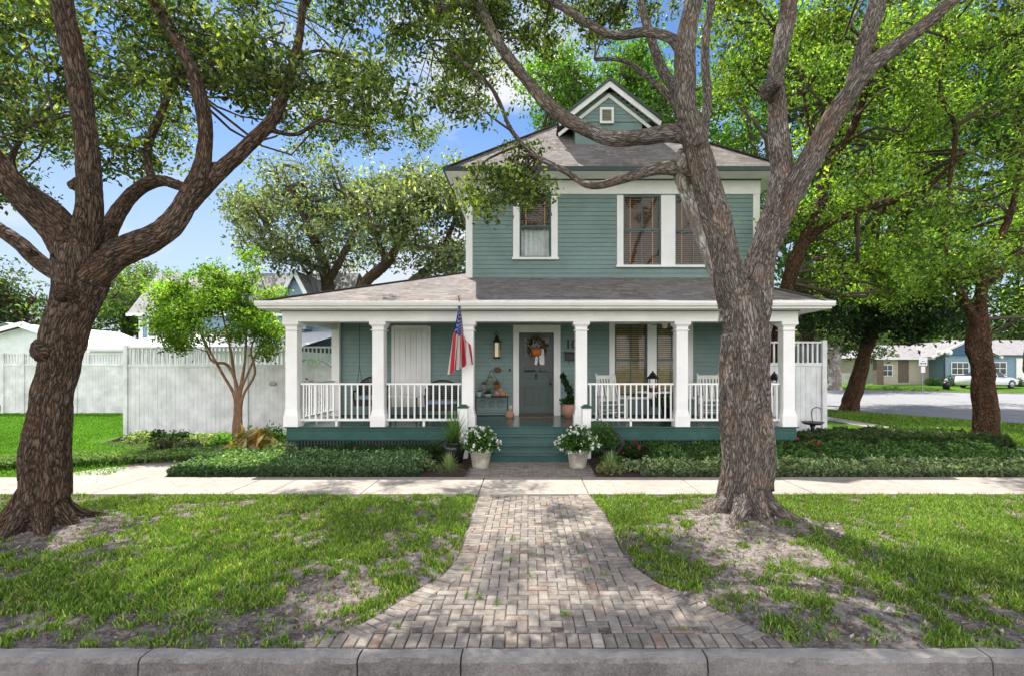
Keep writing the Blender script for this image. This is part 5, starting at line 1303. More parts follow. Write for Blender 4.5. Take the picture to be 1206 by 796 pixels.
m = MB(); m.add([(X(100, D), D-.4, Z(411, D)), (X(350, D), D-.4, Z(411, D)), (X(350, D), D+7.4, Z(390, D+7)), (X(100, D), D+7.4, Z(390, D+7))], [(0,1,2,3)]); m.box(X(100, D), X(350, D), D-.42, D-.401, Z(413.5, D), Z(410.5, D))
m.build('roof', M['whiteroof'], t)
# two-storey neighbour behind the crape myrtle
D = 33
t = empty('neighbour_house', (X(250, D), D+4, 0), 'blue grey neighbour house with grey gabled roofs behind the myrtle tree', 'house')
nx0, nx1 = X(165, D), X(400, D); m = MB(); m.box(nx0, nx1, D, D+8, 0, Z(372, D)); m.build('wall', M['bluewall'], t)
m = MB(); z0_ = Z(371, D); z1_ = Z(322, D+4)
roof_face(m, [(nx0-.5, D-.5, z0_), (nx1+.5, D-.5, z0_), (nx1, D+4, z1_), (X(186, D+4), D+4, z1_)], (nx0, D, z0_), (1,0,0), (0,1,.5))
roof_face(m, [(nx0-.5, D+9, z0_), (nx0-.5, D-.5, z0_), (X(186, D+4), D+4, z1_)], (nx0, D, z0_), (0,-1,0), (1,0,.5)); roof_face(m, [(nx1+.5, D+9, z0_), (nx0-.5, D+9, z0_), (X(186, D+4), D+4, z1_), (nx1, D+4, z1_)], (nx0, D, z0_), (1,0,0), (0,-1,.5))
m.build('roof', M['shingle_grey'], t)
m = MB(); gxa, gxb, gza, gzb = X(338, D-1), X(360, D-1), Z(348, D-1), Z(321, D-1)
m.prism_y([(gxa, z0_-1), (gxb, z0_-1), (gxb, gza), ((gxa+gxb)/2, gzb), (gxa, gza)], D-1, D+5); m.build('gable', M['bluewall'], t)
m = MB(); gable_roof(m, gxa, gxb, D-1, D+5, gza, gzb+.1, 'y', .35); m.build('roof', M['shingle_grey'], t)
m = MB()
for sg in (-1, 1): m.bar(((gxa+gxb)/2, D-1.37, gzb), ((gxa+gxb)/2+sg*((gxb-gxa)/2+.4), D-1.37, gza-.45), .05, .24)
m.box(nx0-.06, nx0+.2, D-.05, D-.002, 0, z0_); m.box(nx0-.5, nx1, D-.55, D-.501, z0_-.12, z0_+.06); m.build('trim', M['garagewhite'], t)
win_part(t, X(176, D), X(188, D), Z(396, D), Z(378, D), D)
# beige bungalow
D = 52; zg = .28
t = empty('bungalow', (X(1060, D), D+4, zg), 'beige bungalow with a pale hipped roof across the road', 'bungalow')
bx0, bx1 = X(1033, D), X(1116, D); zt_ = Z(421, D)
m = MB(); m.box(bx0, bx1, D, D+8, zg, zt_); m.build('wall', M['cream'], t)
m = MB(); m.box(X(1058, D), X(1070, D), D-.05, D-.002, zg+.2, zt_-.1); m.build('door_panel', M['beigedark'], t)
m = MB(); m.box(X(1028, D), X(1036, D), D-.6, D-.003, zg, zt_-.05); m.build('side_wall', M['beigedark'], t)
z1_ = Z(406, D+3); m = MB(); rx0, rx1 = X(1035, D+3), X(1074, D+3); e0, e1 = bx0-.8, bx1+.8
roof_face(m, [(e0, D-.8, zt_), (e1, D-.8, zt_), (rx1, D+4, z1_), (rx0, D+4, z1_)], (e0, D, zt_), (1,0,0), (0,1,.4)); roof_face(m, [(e1, D-.8, zt_), (e1, D+8.8, zt_), (rx1, D+4, z1_)], (e1, D, zt_), (0,1,0), (-1,0,.4))
roof_face(m, [(e0, D+8.8, zt_), (e0, D-.8, zt_), (rx0, D+4, z1_)], (e0, D, zt_), (0,-1,0), (1,0,.4)); roof_face(m, [(e1, D+8.8, zt_), (e0, D+8.8, zt_), (rx0, D+4, z1_), (rx1, D+4, z1_)], (e0, D, zt_), (1,0,0), (0,-1,.4))
m.build('roof', M['shingle_pale'], t); m = MB(); m.box(e0, e1, D-.83, D-.801, zt_-.2, zt_+.02); m.build('fascia', M['white'], t)
win_part(t, X(1040, D), X(1050, D), Z(442, D), Z(430, D), D)
# blue house
D = 50
t = empty('blue_house', (X(1190, D), D+4, zg), 'pale blue house with white sash windows behind the parked car', 'house')
bx0, bx1 = X(1113, D), X(1270, D); zt_ = Z(418, D)
m = MB(); m.box(bx0, bx1, D, D+9, zg, zt_); m.build('wall', M['bluewall'], t)
m = MB(); gx0, gx1 = X(1104, D), X(1168, D); m.prism_y([(gx0+.2, zt_), (gx1-.2, zt_), ((gx0+gx1)/2, Z(402.8, D))], D-.3, D+6); m.build('gable', M['bluedark'], t)
m = MB()
for sg in (-1, 1): m.bar(((gx0+gx1)/2, D-.33, Z(401.5, D)), ((gx0+gx1)/2+sg*((gx1-gx0)/2+.8), D-.33, zt_-.25), .06, .22)
m.build('rake_board', M['white'], t)
m = MB(); roof_face(m, [(gx1-1.5, D-.6, zt_), (bx1+.6, D-.6, zt_), (bx1, D+4.5, Z(400, D+4)), (gx1-1.5, D+4.5, Z(400, D+4))], (gx1, D, zt_), (1,0,0), (0,1,.35))
gable_roof(m, gx0, gx1, D-.2, D+6, zt_+.05, Z(401, D), 'y', .4); m.build('roof', M['shingle_pale'], t)
win_part(t, X(1120.5, D), X(1140, D), Z(440, D), Z(427, D), D, 3, 2); win_part(t, X(1170, D), X(1184, D), Z(440, D), Z(427, D), D, 2, 2)
m = MB(); m.box(X(1196, D), X(1210, D), D-.1, D-.003, zg, zt_-.3); m.build('door', M['white'], t)
# brick-coloured house at far left edge of the right view
D = 60
t = empty('brick_house', (X(965, D), D+4, 0), 'distant red brick house with a white garage door beside the fence', 'house')
m = MB(); m.box(X(930, D), X(985, D), D, D+8, 0, Z(412, D)); m.build('wall', M['terracotta'], t)
m = MB(); gable_roof(m, X(930, D), X(985, D), D, D+8, Z(412, D), Z(400, D), 'x', .6); m.build('roof', M['shingle_grey'], t)
win_part(t, X(966, D), X(975, D), Z(447, D), Z(430, D), D)
# low picket fence by bungalow
D = 54
t = empty('picket_fence', (X(1005, D), D, zg), 'low weathered white picket fence left of the bungalow', 'fence'); m = MB(); x_ = X(992, D)
while x_ < X(1031, D): m.box(x_, x_+.11, D, D+.03, zg, zg+1.15); x_ += .19
m.build('picket', M['cloth'], t); m = MB(); m.box(X(992, D), X(1031, D), D+.031, D+.07, zg+.3, zg+.38); m.box(X(992, D), X(1031, D), D+.031, D+.07, zg+.85, zg+.93); m.build('rail', M['cloth'], t)
# street sign, lamp post, small bollard
D = 40.5; sx, sz = X(1086.5, D), .0
t = empty('street_sign', (sx, D, sz), 'white rectangular street sign on a slim post at the far kerb', 'street sign')
MB().tube([(sx, D, sz), (sx, D, Z(421, D))], .035, 8).build('post', M['steel'], t)
a = MB(); a.box(sx-.33, sx+.33, D-.07, D-.04, Z(430.3, D), Z(420.5, D)); pn = a.build('sign_panel', M['signwhite'], t, bevel=.01)
m = MB(); zc = Z(427.8, D)
m.box(sx-.20, sx+.20, D-.076, D-.071, zc-.025, zc+.025)
for s_ in (-1, 1): m.prism_y([(sx+s_*.26, zc), (sx+s_*.14, zc+.09), (sx+s_*.14, zc-.09)] if s_ < 0 else [(sx+.26, zc), (sx+.14, zc-.09), (sx+.14, zc+.09)], D-.078, D-.0705)
m.box(sx-.12, sx+.12, D-.076, D-.071, zc+.15, zc+.19); m.build('symbol', M['black'], pn)
MB().box(sx-.17, sx+.17, D-.07, D-.04, Z(438.5, D), Z(431.3, D)).build('lower_panel', M['signwhite'], t, bevel=.008)
D = 46; lx_ = X(1112.5, D)
t = empty('street_lamp', (lx_, D, .28), 'black lamp post with two white globes before the blue house', 'street lamp')
MB().lathe([(.001, 0), (.22, 0), (.16, .3), (.08, .5), (.06, 3.0), (.04, 3.1), (.001, 3.1)], (lx_, D, .28), 12).build('post', M['black'], t)
MB().tube([(lx_-.42, D, 3.1), (lx_-.3, D, 3.0), (lx_+.3, D, 3.0), (lx_+.42, D, 3.1)], .04, 6).build('cross_arm', M['black'], t)
for s_ in (-1, 1): MB().sphere((lx_+s_*.42, D, 3.36), .25, 14, 10).build('globe', M['globe'], t)
D = 43; ux = X(1114.5, D)
t = empty('planter_urn', (ux, D, .2), 'dark urn shaped planter standing on the far verge', 'planter')
MB().lathe([(.001, 0), (.24, 0), (.26, .5), (.20, .62), (.001, .62)], (ux, D, .2), 12).build('body', M['black'], t); MB().sphere((ux, D, .95), .14, 10, 8).build('cap', M['stone'], t)
for (p_, d_, r_, l_) in ((1098, 48, .8, 'dark round shrub before the beige bungalow'), (1117, 47, .95, 'green round shrub left of the parked car'), (1199, 46, .7, 'dark shrub beside the blue house door')):
    bush('round_shrub', l_, X(p_, d_), d_, .28, r_, r_*1.1, 900, .14, [(.04, .10, .03), (.03, .07, .02)])
# ---- parked car (side on, nose to the right)
def car(x, y, z):
    t = empty('parked_car', (0, 0, 0), 'white sedan parked in front of the pale blue house', 'car')
    L = 4.7; W_ = 1.78
    # stations along x: (x, z_sill, z_belt, half width)
    prof_low = [(-2.32, .42, .78, .72), (-2.25, .28, .98, .80), (-1.9, .22, 1.02, .87), (-1.2, .20, 1.00, .89), (0, .19, .97, .89), (.9, .20, .95, .89), (1.25, .20, .93, .88), (1.8, .22, .84, .86), (2.15, .26, .72, .80), (2.34, .36, .58, .66)]
    vs = []; fs = []; K = 10
    for (xx, zs, zb, hw_) in prof_low:
        ring = [(-hw_*.9, zs), (-hw_, zs+.12), (-hw_*1.01, (zs+zb)/2), (-hw_*.97, zb-.06), (-hw_*.86, zb)]
        ring += [(-p, q) for p, q in ring[::-1]]; vs += [(xx, p, q) for p, q in ring]
    for i in range(len(prof_low)-1):
        for k in range(K): a = i*K+k; b = i*K+(k+1) % K; fs.append((a, b, b+K, a+K))
    fs += [tuple(range(K)), tuple(reversed(range((len(prof_low)-1)*K, len(prof_low)*K)))]
    m = MB(); m.add(vs, fs, smooth=True)
    rp = [(-1.25, 1.00, .84, 1.00), (-.75, 1.36, .68, 1.0), (-.2, 1.44, .66, 1.), (.35, 1.42, .66, 1.), (.62, 1.34, .68, 1.)]
    m.add([(xx, s_*hw_*.92, zz_+.02) for (xx, zz_, hw_, _) in rp[1:] for s_ in (-1, 1)], [(0,1,3,2), (2,3,5,4), (4,5,7,6)], smooth=True)
    b_ = m.build('body', M['carpaint'], t, local=True, recalc=True)
    g = MB()
    lo = [(-1.75, .98, .80), (-1.2, .98, .86), (.8, .94, .87), (1.30, .92, .78)]; hi = [(-.85, 1.36, .62), (-.7, 1.38, .64), (.45, 1.40, .64), (.62, 1.34, .62)]
    vs = [(a, s_*c, b) for s_ in (-1, 1) for (a, b, c) in lo]+[(a, s_*c, b) for s_ in (-1, 1) for (a, b, c) in hi]
    g.add(vs, [(0,1,9,8), (1,2,10,9), (2,3,11,10), (4,12,13,5), (5,13,14,6), (6,14,15,7), (0,8,12,4), (3,7,15,11)]); g.build('window_glass', M['carglass'], t, local=True, recalc=True)
    pl_ = MB()
    for s_ in (-1, 1):
        for xx, xh in ((-1.2, -.7), (.05, .02), (.8, .45)): pl_.bar((xx, s_*.875, .96), (xh, s_*.66, 1.39), .06, .03)
    pl_.build('pillar', M['carpaint'], t, local=True)
    for xx in (-1.42, 1.42):
        for s_ in (-1, 1):
            w_ = MB(); rings = []
            for (r_, yy) in ((.20, .0), (.31, .0), (.33, -.03), (.33, -.18), (.31, -.21), (.20, -.21)): rings.append([(xx+r_*math.cos(a), s_*(.90+yy), .33+r_*math.sin(a)) for a in np.linspace(0, 2*math.pi, 24, endpoint=False)])
            vv = [p for r in rings for p in r]; ff = []
            for i in range(5):
                for k in range(24): ff.append((i*24+k, i*24+(k+1) % 24, (i+1)*24+(k+1) % 24, (i+1)*24+k))
            w_.add(vv, ff, smooth=True); wh = w_.build('wheel', M['tyre'], t, local=True)
            r = MB(); yy = s_*.885
            for k in range(5):
                a = k*2*math.pi/5+.3; r.bar((xx, yy, .33), (xx+.20*math.cos(a), yy, .33+.20*math.sin(a)), .07, .04)
            r.tube([(xx+.20*math.cos(a), yy, .33+.20*math.sin(a)) for a in np.linspace(0, 6.2832, 22)], .018, 6); r.build('rim', M['rim'], wh, local=True)
            MB().add([(xx+.37*math.cos(a), s_*.902, .34+.37*math.sin(a)) for a in np.linspace(0, math.pi, 14)]+[(xx+.33*math.cos(a), s_*.899, .34+.33*math.sin(a)) for a in np.linspace(math.pi, 0, 14)], [tuple(range(28))]).build('wheel_arch', M['tyre'], t, local=True)
    for s_ in (-1, 1):
        MB().box(-2.29, -1.98, s_*.80-.045, s_*.80+.045, .80, .92).build('tail_light', M['tail'], t, local=True, bevel=.02)
        MB().box(1.95, 2.24, s_*.74-.05, s_*.74+.05, .60, .70).build('headlight', M['globe'], t, local=True, bevel=.02)
        MB().box(.62, .80, s_*.95-.08, s_*.95+.08, .95, 1.05).build('mirror', M['carpaint'], t, local=True, bevel=.03)
    for xx in (-.35, .55): MB().box(xx-.09, xx+.09, -.915, -.90, .82, .85).build('handle', M['carpaint'], t, local=True)
    m = MB(); m.box(-2.0, 2.0, -.915, -.905, .24, .29); m.build('sill', M['tyre'], t, local=True)
    t.location = (x, y, z); t.rotation_euler = (0, 0, math.radians(8)); return t
car(X(1162, 43.5), 43.5, .28)
# ================================================================== TREES
def limb_nodes(spec, k=1.0):
    return [np.array([X(px, D), D, Z(py, D), r*D/F*k]) for (px, py, D, r) in spec]
def trunk_mesh(name, limbs, mat, parent, voxel=.022, k=5, smooth=5, wob=.02):
    m = MB(); segs = []
    for li, L in enumerate(limbs):
        c = catmull(L, k); pts = []
        for i, p in enumerate(c):
            q = Vector(p[:3]); s_ = p[3]*.35+wob*.3
            nv = mnoise.noise_vector(q*1.7+Vector((li*7.3, 0, 0)))*s_*.5; r = p[3]*(1+.10*mnoise.noise(q*2.3))
            pts.append((q+nv*(0 if i == 0 else 1), max(r, .006)))
        m.tube([p for p, r in pts], [r for p, r in pts], 20 if pts[0][1] > .1 else 10)
        u = None; v0 = li*3.7
        for (p, r), (q, r2) in zip(pts[:-1], pts[1:]):
            d = (q-p); ln = d.length
            if ln < 1e-6: continue
            d = d/ln
            if u is None: u = Vector((1, 0, 0)) if abs(d.x) < .9 else Vector((0, 1, 0))
            u = (u-d*u.dot(d)).normalized(); w_ = d.cross(u)
            segs.append((*p, *d, *u, *w_, ln, v0, (r+r2)/2)); v0 += ln
    tmp = m.build('tmp', mat, None)
    md = tmp.modifiers.new('r', 'REMESH'); md.mode = 'VOXEL'; md.voxel_size = voxel; md.use_smooth_shade = True
    s2 = tmp.modifiers.new('s', 'SMOOTH'); s2.iterations = smooth; s2.factor = .5
    bpy.context.view_layer.update()
    me = bpy.data.meshes.new_from_object(tmp.evaluated_get(bpy.context.evaluated_depsgraph_get())); old = tmp.data
    bpy.data.objects.remove(tmp); bpy.data.meshes.remove(old)
    n = len(me.vertices); co_ = np.empty(n*3, dtype=np.float32); me.vertices.foreach_get('co', co_); co_ = co_.reshape(-1, 3)
    S_ = np.array(segs); out = np.empty((n, 3), dtype=np.float32)
    for a in range(0, n, 4000):
        p = co_[a:a+4000]; rel = p[:, None, :]-S_[None, :, 0:3]; t_ = np.clip((rel*S_[None, :, 3:6]).sum(-1), 0, S_[None, :, 12])
        d = np.linalg.norm(rel-t_[..., None]*S_[None, :, 3:6], axis=-1)-S_[None, :, 14]*.9; j = np.argmin(d, axis=1); ar = np.arange(len(p)); rj = rel[ar, j]; sj = S_[j]
        out[a:a+4000, 0] = (rj*sj[:, 6:9]).sum(1); out[a:a+4000, 1] = (rj*sj[:, 9:12]).sum(1); out[a:a+4000, 2] = (rj*sj[:, 3:6]).sum(1)+sj[:, 13]
    nrm = np.empty(n*3, dtype=np.float32); me.vertices.foreach_get('normal', nrm); nrm = nrm.reshape(-1, 3)
    rad = np.linalg.norm(out[:, :2], axis=1); fl = fbm(out[:, 0]*7+60, out[:, 1]*7+out[:, 2]*.9+60, 2)-.5; fi = fbm(out[:, 0]*26+90, out[:, 1]*26+out[:, 2]*9+90, 2)-.5
    k_ = np.clip(rad/.3, .05, 1.2); co_ = co_+nrm*((fl*.16+fi*.04)*k_)[:, None]
    at = me.attributes.new('bark', 'FLOAT_VECTOR', 'POINT'); at.data.foreach_set('vector', out.ravel())
    off = np.array(wloc(parent), dtype=np.float32); me.vertices.foreach_set('co', (co_-off).ravel()); me.update()
    me.name = name; me.materials.clear(); return link_mesh(name, me, parent, None, mat)
def in_poly(px, py, poly):
    c = np.zeros(len(px), bool); n = len(poly)
    for i in range(n):
        x1, y1 = poly[i]; x2, y2 = poly[(i+1) % n]
        with np.errstate(divide='ignore', invalid='ignore'):
            t = ((y1 > py) != (y2 > py)) & (px < (x2-x1)*(py-y1)/(y2-y1+1e-9)+x1)
        c ^= t
    return c
def fill(poly, n, D0, D1, rng=RNG):
    """clump centres spread through a volume seen over a region of the photo, between two distances"""
    xs = [p[0] for p in poly]; ys = [p[1] for p in poly]; out = []
    while len(out) < n:
        px = rng.uniform(min(xs), max(xs), 400); py = rng.uniform(min(ys), max(ys), 400); k = in_poly(px, py, poly)
        D = rng.uniform(D0, D1, 400)
        for a, b, d in zip(px[k], py[k], D[k]): out.append((X(a, d), d, Z(b, d)))
    return np.array(out[:n])
SPOTS = [(.9, 4.6, .4), (-1.2, 4.1, .4), (.3, 6.4, .45), (-2.6, 4.6, .4), (1.5, 4.2, .35), (.5, 7.8, .5), (-.5, 6.2, .75), (-.2, 7.4, .7), (-1.6, 5.0, .6), (-.3, 5.2, .5), (-3.6, 6.7, .9), (-2.6, 5.8, .7), (-5.6, 4.7, .8), (-3.9, 4.7, .45), (2.2, 4.7, .6), (3.3, 5.4, .8), (7, 6.4, 1.0), (1.6, 6.9, .6), (4.2, 4.4, .5), (-1.8, 8.7, .5), (-4.0, 8.8, .6), (.4, 4.3, .4), (2.6, 8.7, 1.2), (5.5, 8.9, 1.5), (4.6, 7.2, .6), (-6.6, 8.7, .6)]
def sunny(c, keep=.0, k=1.0):  # leaves out clumps that would shade chosen sunlit spots on the ground
    g = c[:, :2]-np.array([S.x, S.y])[None]*(c[:, 2:3]/S.z); m_ = np.ones(len(c), bool)
    for (a, b, r) in SPOTS: m_ &= ((g[:, 0]-a)**2+(g[:, 1]-b)**2 > (r*k)**2) | (RNG.random(len(c)) < keep)
    return c[m_]
def crown(parent, centres, R, sprays, per, size, cols, w_=None, limbs=None, mat='leaf', aspect=.45, droop=.4, twigs=True, flat=.7, shade=.45, spr=.13, upn=.5, tw=.011, far=True):
    nC = len(centres); R = np.broadcast_to(R, nC)
    d = unit(RNG.normal(size=(nC, sprays, 3)).reshape(-1, 3)).reshape(nC, sprays, 3)*(RNG.random((nC, sprays, 1))**.5)
    d[..., 2] *= flat; sub = centres[:, None, :]+d*R[:, None, None]
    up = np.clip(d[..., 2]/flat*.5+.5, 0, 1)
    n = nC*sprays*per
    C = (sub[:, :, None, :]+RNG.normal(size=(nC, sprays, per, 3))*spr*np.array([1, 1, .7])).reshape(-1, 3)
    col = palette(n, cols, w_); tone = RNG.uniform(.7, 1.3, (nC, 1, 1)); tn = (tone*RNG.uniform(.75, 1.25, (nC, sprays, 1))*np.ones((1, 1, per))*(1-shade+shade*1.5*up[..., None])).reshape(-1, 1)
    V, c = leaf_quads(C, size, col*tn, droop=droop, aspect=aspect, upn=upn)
    quad_mesh('crown', V, c, M[mat], parent)
    if twigs:
        m = MB(); pts = None
        if limbs is not None: pts = np.array([p for L in limbs for p in catmull(L, 4)[6 if L is limbs[0] else 1:]])
        for i in range(nC):
            c0 = Vector(centres[i])
            if pts is not None:
                dd = np.linalg.norm(pts[:, :3]-centres[i], axis=1)+.5*np.maximum(0, pts[:, 2]-centres[i, 2]); j = int(np.argmin(dd)); b = Vector(pts[j, :3])
                if True:
                    ln_ = (c0-b).length; mid = b*.62+c0*.38+Vector(RNG.normal(size=3))*.13*ln_; mid2 = b*.25+c0*.75+Vector(RNG.normal(size=3))*.09*ln_; r0 = min(.034, pts[j, 3]*.6, .009+.011*dd[j])*tw/.011
                    m.tube(catmull([np.array(b), np.array(mid), np.array(mid2), np.array(c0)], 3), list(np.linspace(r0, r0*.4, 10)), 5, caps=False)
            for q in range(min(sprays, 9)):
                e = Vector(sub[i, q]); md = (c0+e)/2+Vector((0, 0, .06*R[i])); m.tube([c0, md, e], [tw*.55, tw*.4, tw*.22], 3, caps=False)
        m.build('twigs', M['twig'], parent)
OAK = [(.07, .12, .03), (.12, .18, .045), (.032, .058, .018), (.28, .31, .08)]
def knots(limbs, n, seed):
    rg = np.random.default_rng(seed); out = []
    big = [L for L in limbs if max(p[3] for p in L) > .10]
    for _ in range(n):
        L = catmull(big[rg.integers(len(big))], 4); p = L[rg.integers(2, len(L)-3)]; d = rg.normal(size=3); d[1] = -abs(d[1]); d /= np.linalg.norm(d); r = p[3]
        if p[2] < 1.0: continue
        k = rg.uniform(.3, .5)*r; c = p[:3]+d*r*.75; out.append([np.array([*c, k*1.25]), np.array([*(p[:3]+d*r*1.02), k*1.1]), np.array([*(p[:3]+d*(r+.05+rg.random()*.05)), k*.75])])
    return out
# ---------------- left front oak
t1 = empty('oak_tree', (T1X, T1Y, 0), 'massive left oak with dark furrowed bark leaning over the verge', 'oak tree')
D = 6.35
trunkL = [(46, 650, D, 70), (45, 622, D, 50), (47, 600, D, 41), (50, 560, D, 36), (56, 500, D, 33.5), (68, 430, D, 33), (82, 370, D, 35), (93, 325, D, 40), (97, 295, D, 42)]
def roots(px, py, D, angs, r0=.11, L=.55):
    L = L*1.35
    out = []
    bx, by = X(px, D), D
    for i, a in enumerate(angs):
        l = L*(.8+.4*((i*37) % 10)/10); out.append([np.array([bx+.14*math.cos(a), by+.14*math.sin(a), .48, r0*.9]), np.array([bx+.30*math.cos(a), by+.30*math.sin(a), .20, r0]), np.array([bx+l*math.cos(a), by+l*math.sin(a), .035, r0*.75]), np.array([bx+l*1.6*math.cos(a+.15), by+l*1.6*math.sin(a+.15), -.06, r0*.5])])
    return out
l1 = [trunkL,
 [(97, 320, D, 30), (100, 285, D-.05, 24), (104, 240, D-.15, 21), (104, 190, D-.2, 20), (97, 130, D-.3, 19), (86, 60, D-.4, 18), (72, -10, D-.5, 17), (60, -120, D-.6, 13), (20, -260, D-.7, 8)],
 [(95, 320, D, 32), (70, 275, D-.1, 26), (35, 240, D-.2, 23), (0, 200, D-.3, 21), (-50, 140, D-.4, 18), (-120, 40, D-.6, 13), (-190, -80, D-.8, 8)],
 [(85, 330, D+.1, 22), (45, 308, D+.3, 14), (20, 285, D+.5, 12), (-15, 262, D+.7, 11), (-90, 220, D+1.2, 8), (-170, 120, D+1.6, 5)],
 [(92, 275, D+.15, 12), (60, 240, D+.5, 10), (25, 215, D+.8, 9), (14, 190, D+1., 6), (30, 150, D+1.3, 4)],
 [(100, 325, D, 30), (135, 298, D+.1, 25), (175, 285, D+.15, 22), (205, 262, D+.2, 20), (226, 228, D+.2, 18), (240, 185, D+.2, 15), (240, 135, D+.2, 13), (226, 85, D+.2, 11), (203, 38, D+.2, 9.5), (180, -5, D+.2, 9), (150, -90, D+.2, 7), (130, -200, D, 4)],
 [(222, 240, D+.2, 15), (255, 205, D+.3, 13), (290, 175, D+.35, 12), (322, 140, D+.45, 11), (340, 95, D+.5, 9.5), (350, 55, D+.5, 8), (357, 10, D+.5, 7), (368, -70, D+.4, 6), (400, -180, D+.4, 4)],
 [(118, 290, D+.2, 19), (140, 250, D+.5, 14), (160, 226, D+.7, 12), (190, 213, D+.6, 10), (222, 222, D+.3, 9)],
 [(180, 214, D+.65, 7), (174, 190, D+.9, 7), (178, 160, D+1.1, 7), (195, 120, D+1.3, 6), (205, 90, D+1.4, 5)],
 [(322, 155, D+.45, 5), (350, 158, D+.6, 4), (378, 142, D+.8, 3.4), (400, 146, D+1., 2.6), (440, 150, D+1.2, 1.6)],
 [(346, 70, D+.5, 4), (380, 60, D+.7, 3), (430, 80, D+1., 2.5), (470, 120, D+1.2, 1.5)],
 [(357, 5, D+.5, 5), (400, -30, D+.6, 4), (460, -40, D+.9, 3), (520, 10, D+1.3, 2)]]
l1 = [limb_nodes(L, .64) for L in l1]+roots(45, 622, D, [.1, .9, -.7, -1.5, -2.3, 2.4, 3.4], .10, .42)
trunk_mesh('trunk', l1+knots(l1, 14, 3), M['bark_oak'], t1, voxel=.017)
vis1 = np.vstack([fill([(-60, -20), (490, -20), (480, 60), (440, 150), (380, 100), (330, 125), (250, 90), (210, 175), (150, 150), (60, 185), (-60, 230)], 112, 6.3, 12.5),
                  fill([(380, -10), (540, -10), (560, 60), (530, 170), (470, 165), (430, 190), (350, 170)], 24, 8.5, 12.5),
                  fill([(330, 60), (500, 90), (515, 165), (440, 185), (380, 130), (320, 150)], 13, 12.5, 14.3),
                  fill([(120, 150), (215, 160), (210, 200), (130, 200)], 4, 7, 9), fill([(-40, 200), (40, 190), (20, 235), (-40, 245)], 4, 7.0, 9.5)])
vis1 = sunny(vis1, .12, .9)
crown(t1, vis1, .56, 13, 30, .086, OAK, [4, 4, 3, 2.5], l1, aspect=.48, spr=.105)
top1 = np.vstack([fill([(-260, -240), (600, -240), (560, -20), (-200, -20)], 70, 8.0, 12.5), fill([(-500, -420), (600, -460), (600, -200), (-350, -160)], 26, 4.6, 8)])  # clumps above the view, added to throw dappled shade on the ground
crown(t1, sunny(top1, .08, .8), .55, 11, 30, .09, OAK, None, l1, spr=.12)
# ---------------- right front oak
t2 = empty('oak_tree', (T2X, T2Y, 0), 'tall grey barked oak with two great limbs in front of the porch', 'oak tree')
D = 6.95
l2 = [[(880, 650, D, 62), (878, 622, D, 48), (880, 600, D, 39), (880, 560, D, 36), (879, 500, D, 34), (878, 440, D, 34), (876, 390, D, 35), (872, 350, D, 34)],
 [(868, 380, D, 30), (858, 330, D, 25), (852, 290, D, 21), (840, 240, D-.05, 20), (830, 205, D-.1, 20), (818, 165, D-.15, 19), (808, 120, D-.2, 17.5), (806, 70, D-.25, 16), (812, 20, D-.3, 14), (822, -40, D-.3, 12), (815, -150, D-.3, 9), (780, -280, D-.3, 5)],
 [(884, 370, D, 28), (893, 320, D+.05, 22), (905, 280, D+.05, 20), (916, 235, D+.1, 18), (919, 190, D+.1, 17), (915, 140, D+.1, 15), (913, 90, D+.1, 13.5), (923, 45, D+.1, 14), (930, 0, D+.1, 13.5), (945, -100, D+.1, 9), (990, -240, D, 5)],
 [(908, 290, D+.1, 16), (935, 225, D-.05, 17), (960, 180, D-.15, 17), (990, 125, D-.3, 15), (1020, 82, D-.4, 14), (1060, 52, D-.5, 11.5), (1100, 20, D-.6, 10), (1135, -12, D-.7, 9), (1220, -90, D-.9, 7), (1330, -200, D-1, 4)],
 [(1008, 100, D-.35, 13), (1020, 50, D-.3, 12), (1033, 5, D-.2, 11), (1050, -80, D, 8), (1100, -220, D+.2, 5)],
 [(812, 160, D-.1, 17), (785, 158, D, 14), (755, 163, D+.15, 13.5), (715, 162, D+.35, 12.5), (680, 148, D+.5, 11), (648, 125, D+.65, 10), (618, 92, D+.75, 9), (590, 55, D+.8, 8), (568, 15, D+.8, 7.5), (548, -35, D+.8, 6.5), (520, -140, D+.7, 4)],
 [(826, 205, D+.05, 13), (800, 198, D+.15, 11), (765, 201, D+.3, 7.5), (730, 212, D+.45, 6.5), (705, 219, D+.55, 5.5), (688, 217, D+.65, 5), (665, 202, D+.75, 4.5), (630, 183, D+.9, 4), (603, 155, D+1.05, 3.8), (588, 120, D+1.1, 3.4), (575, 100, D+1.2, 3.2), (540, 70, D+1.3, 2.6), (505, 48, D+1.4, 2)],
 [(806, 62, D-.2, 12), (790, 45, D-.05, 8), (760, 38, D+.15, 7.5), (725, 42, D+.3, 6.5), (695, 30, D+.5, 6), (668, 12, D+.6, 5), (640, -8, D+.7, 4.5), (600, -60, D+.9, 3)],
 [(808, 130, D+.15, 12), (795, 105, D+.3, 8), (780, 82, D+.45, 7.5), (768, 50, D+.6, 7), (757, 15, D+.7, 6), (745, -30, D+.8, 5)],
 [(813, 150, D+.1, 8), (790, 118, D+.5, 5), (762, 90, D+.8, 4), (735, 72, D+1.1, 3.3), (700, 70, D+1.3, 2.6)],
 [(826, 175, D+.2, 9), (833, 120, D+.4, 7), (830, 60, D+.6, 6.5), (838, 0, D+.7, 5.5), (850, -100, D+.8, 4)],
 [(566, 15, D+.8, 4.5), (540, 5, D+.9, 3.2), (500, 20, D+1., 2.6), (470, 40, D+1.1, 2)],
 [(905, 108, D+.0, 15), (915, 98, D-.28, 10), (921, 95, D-.36, 8)]]
l2 = [limb_nodes(L, .76) for L in l2]+roots(880, 600, D, [.0, .8, -.6, -1.4, -2.2, 2.3, 3.2], .11, .45)
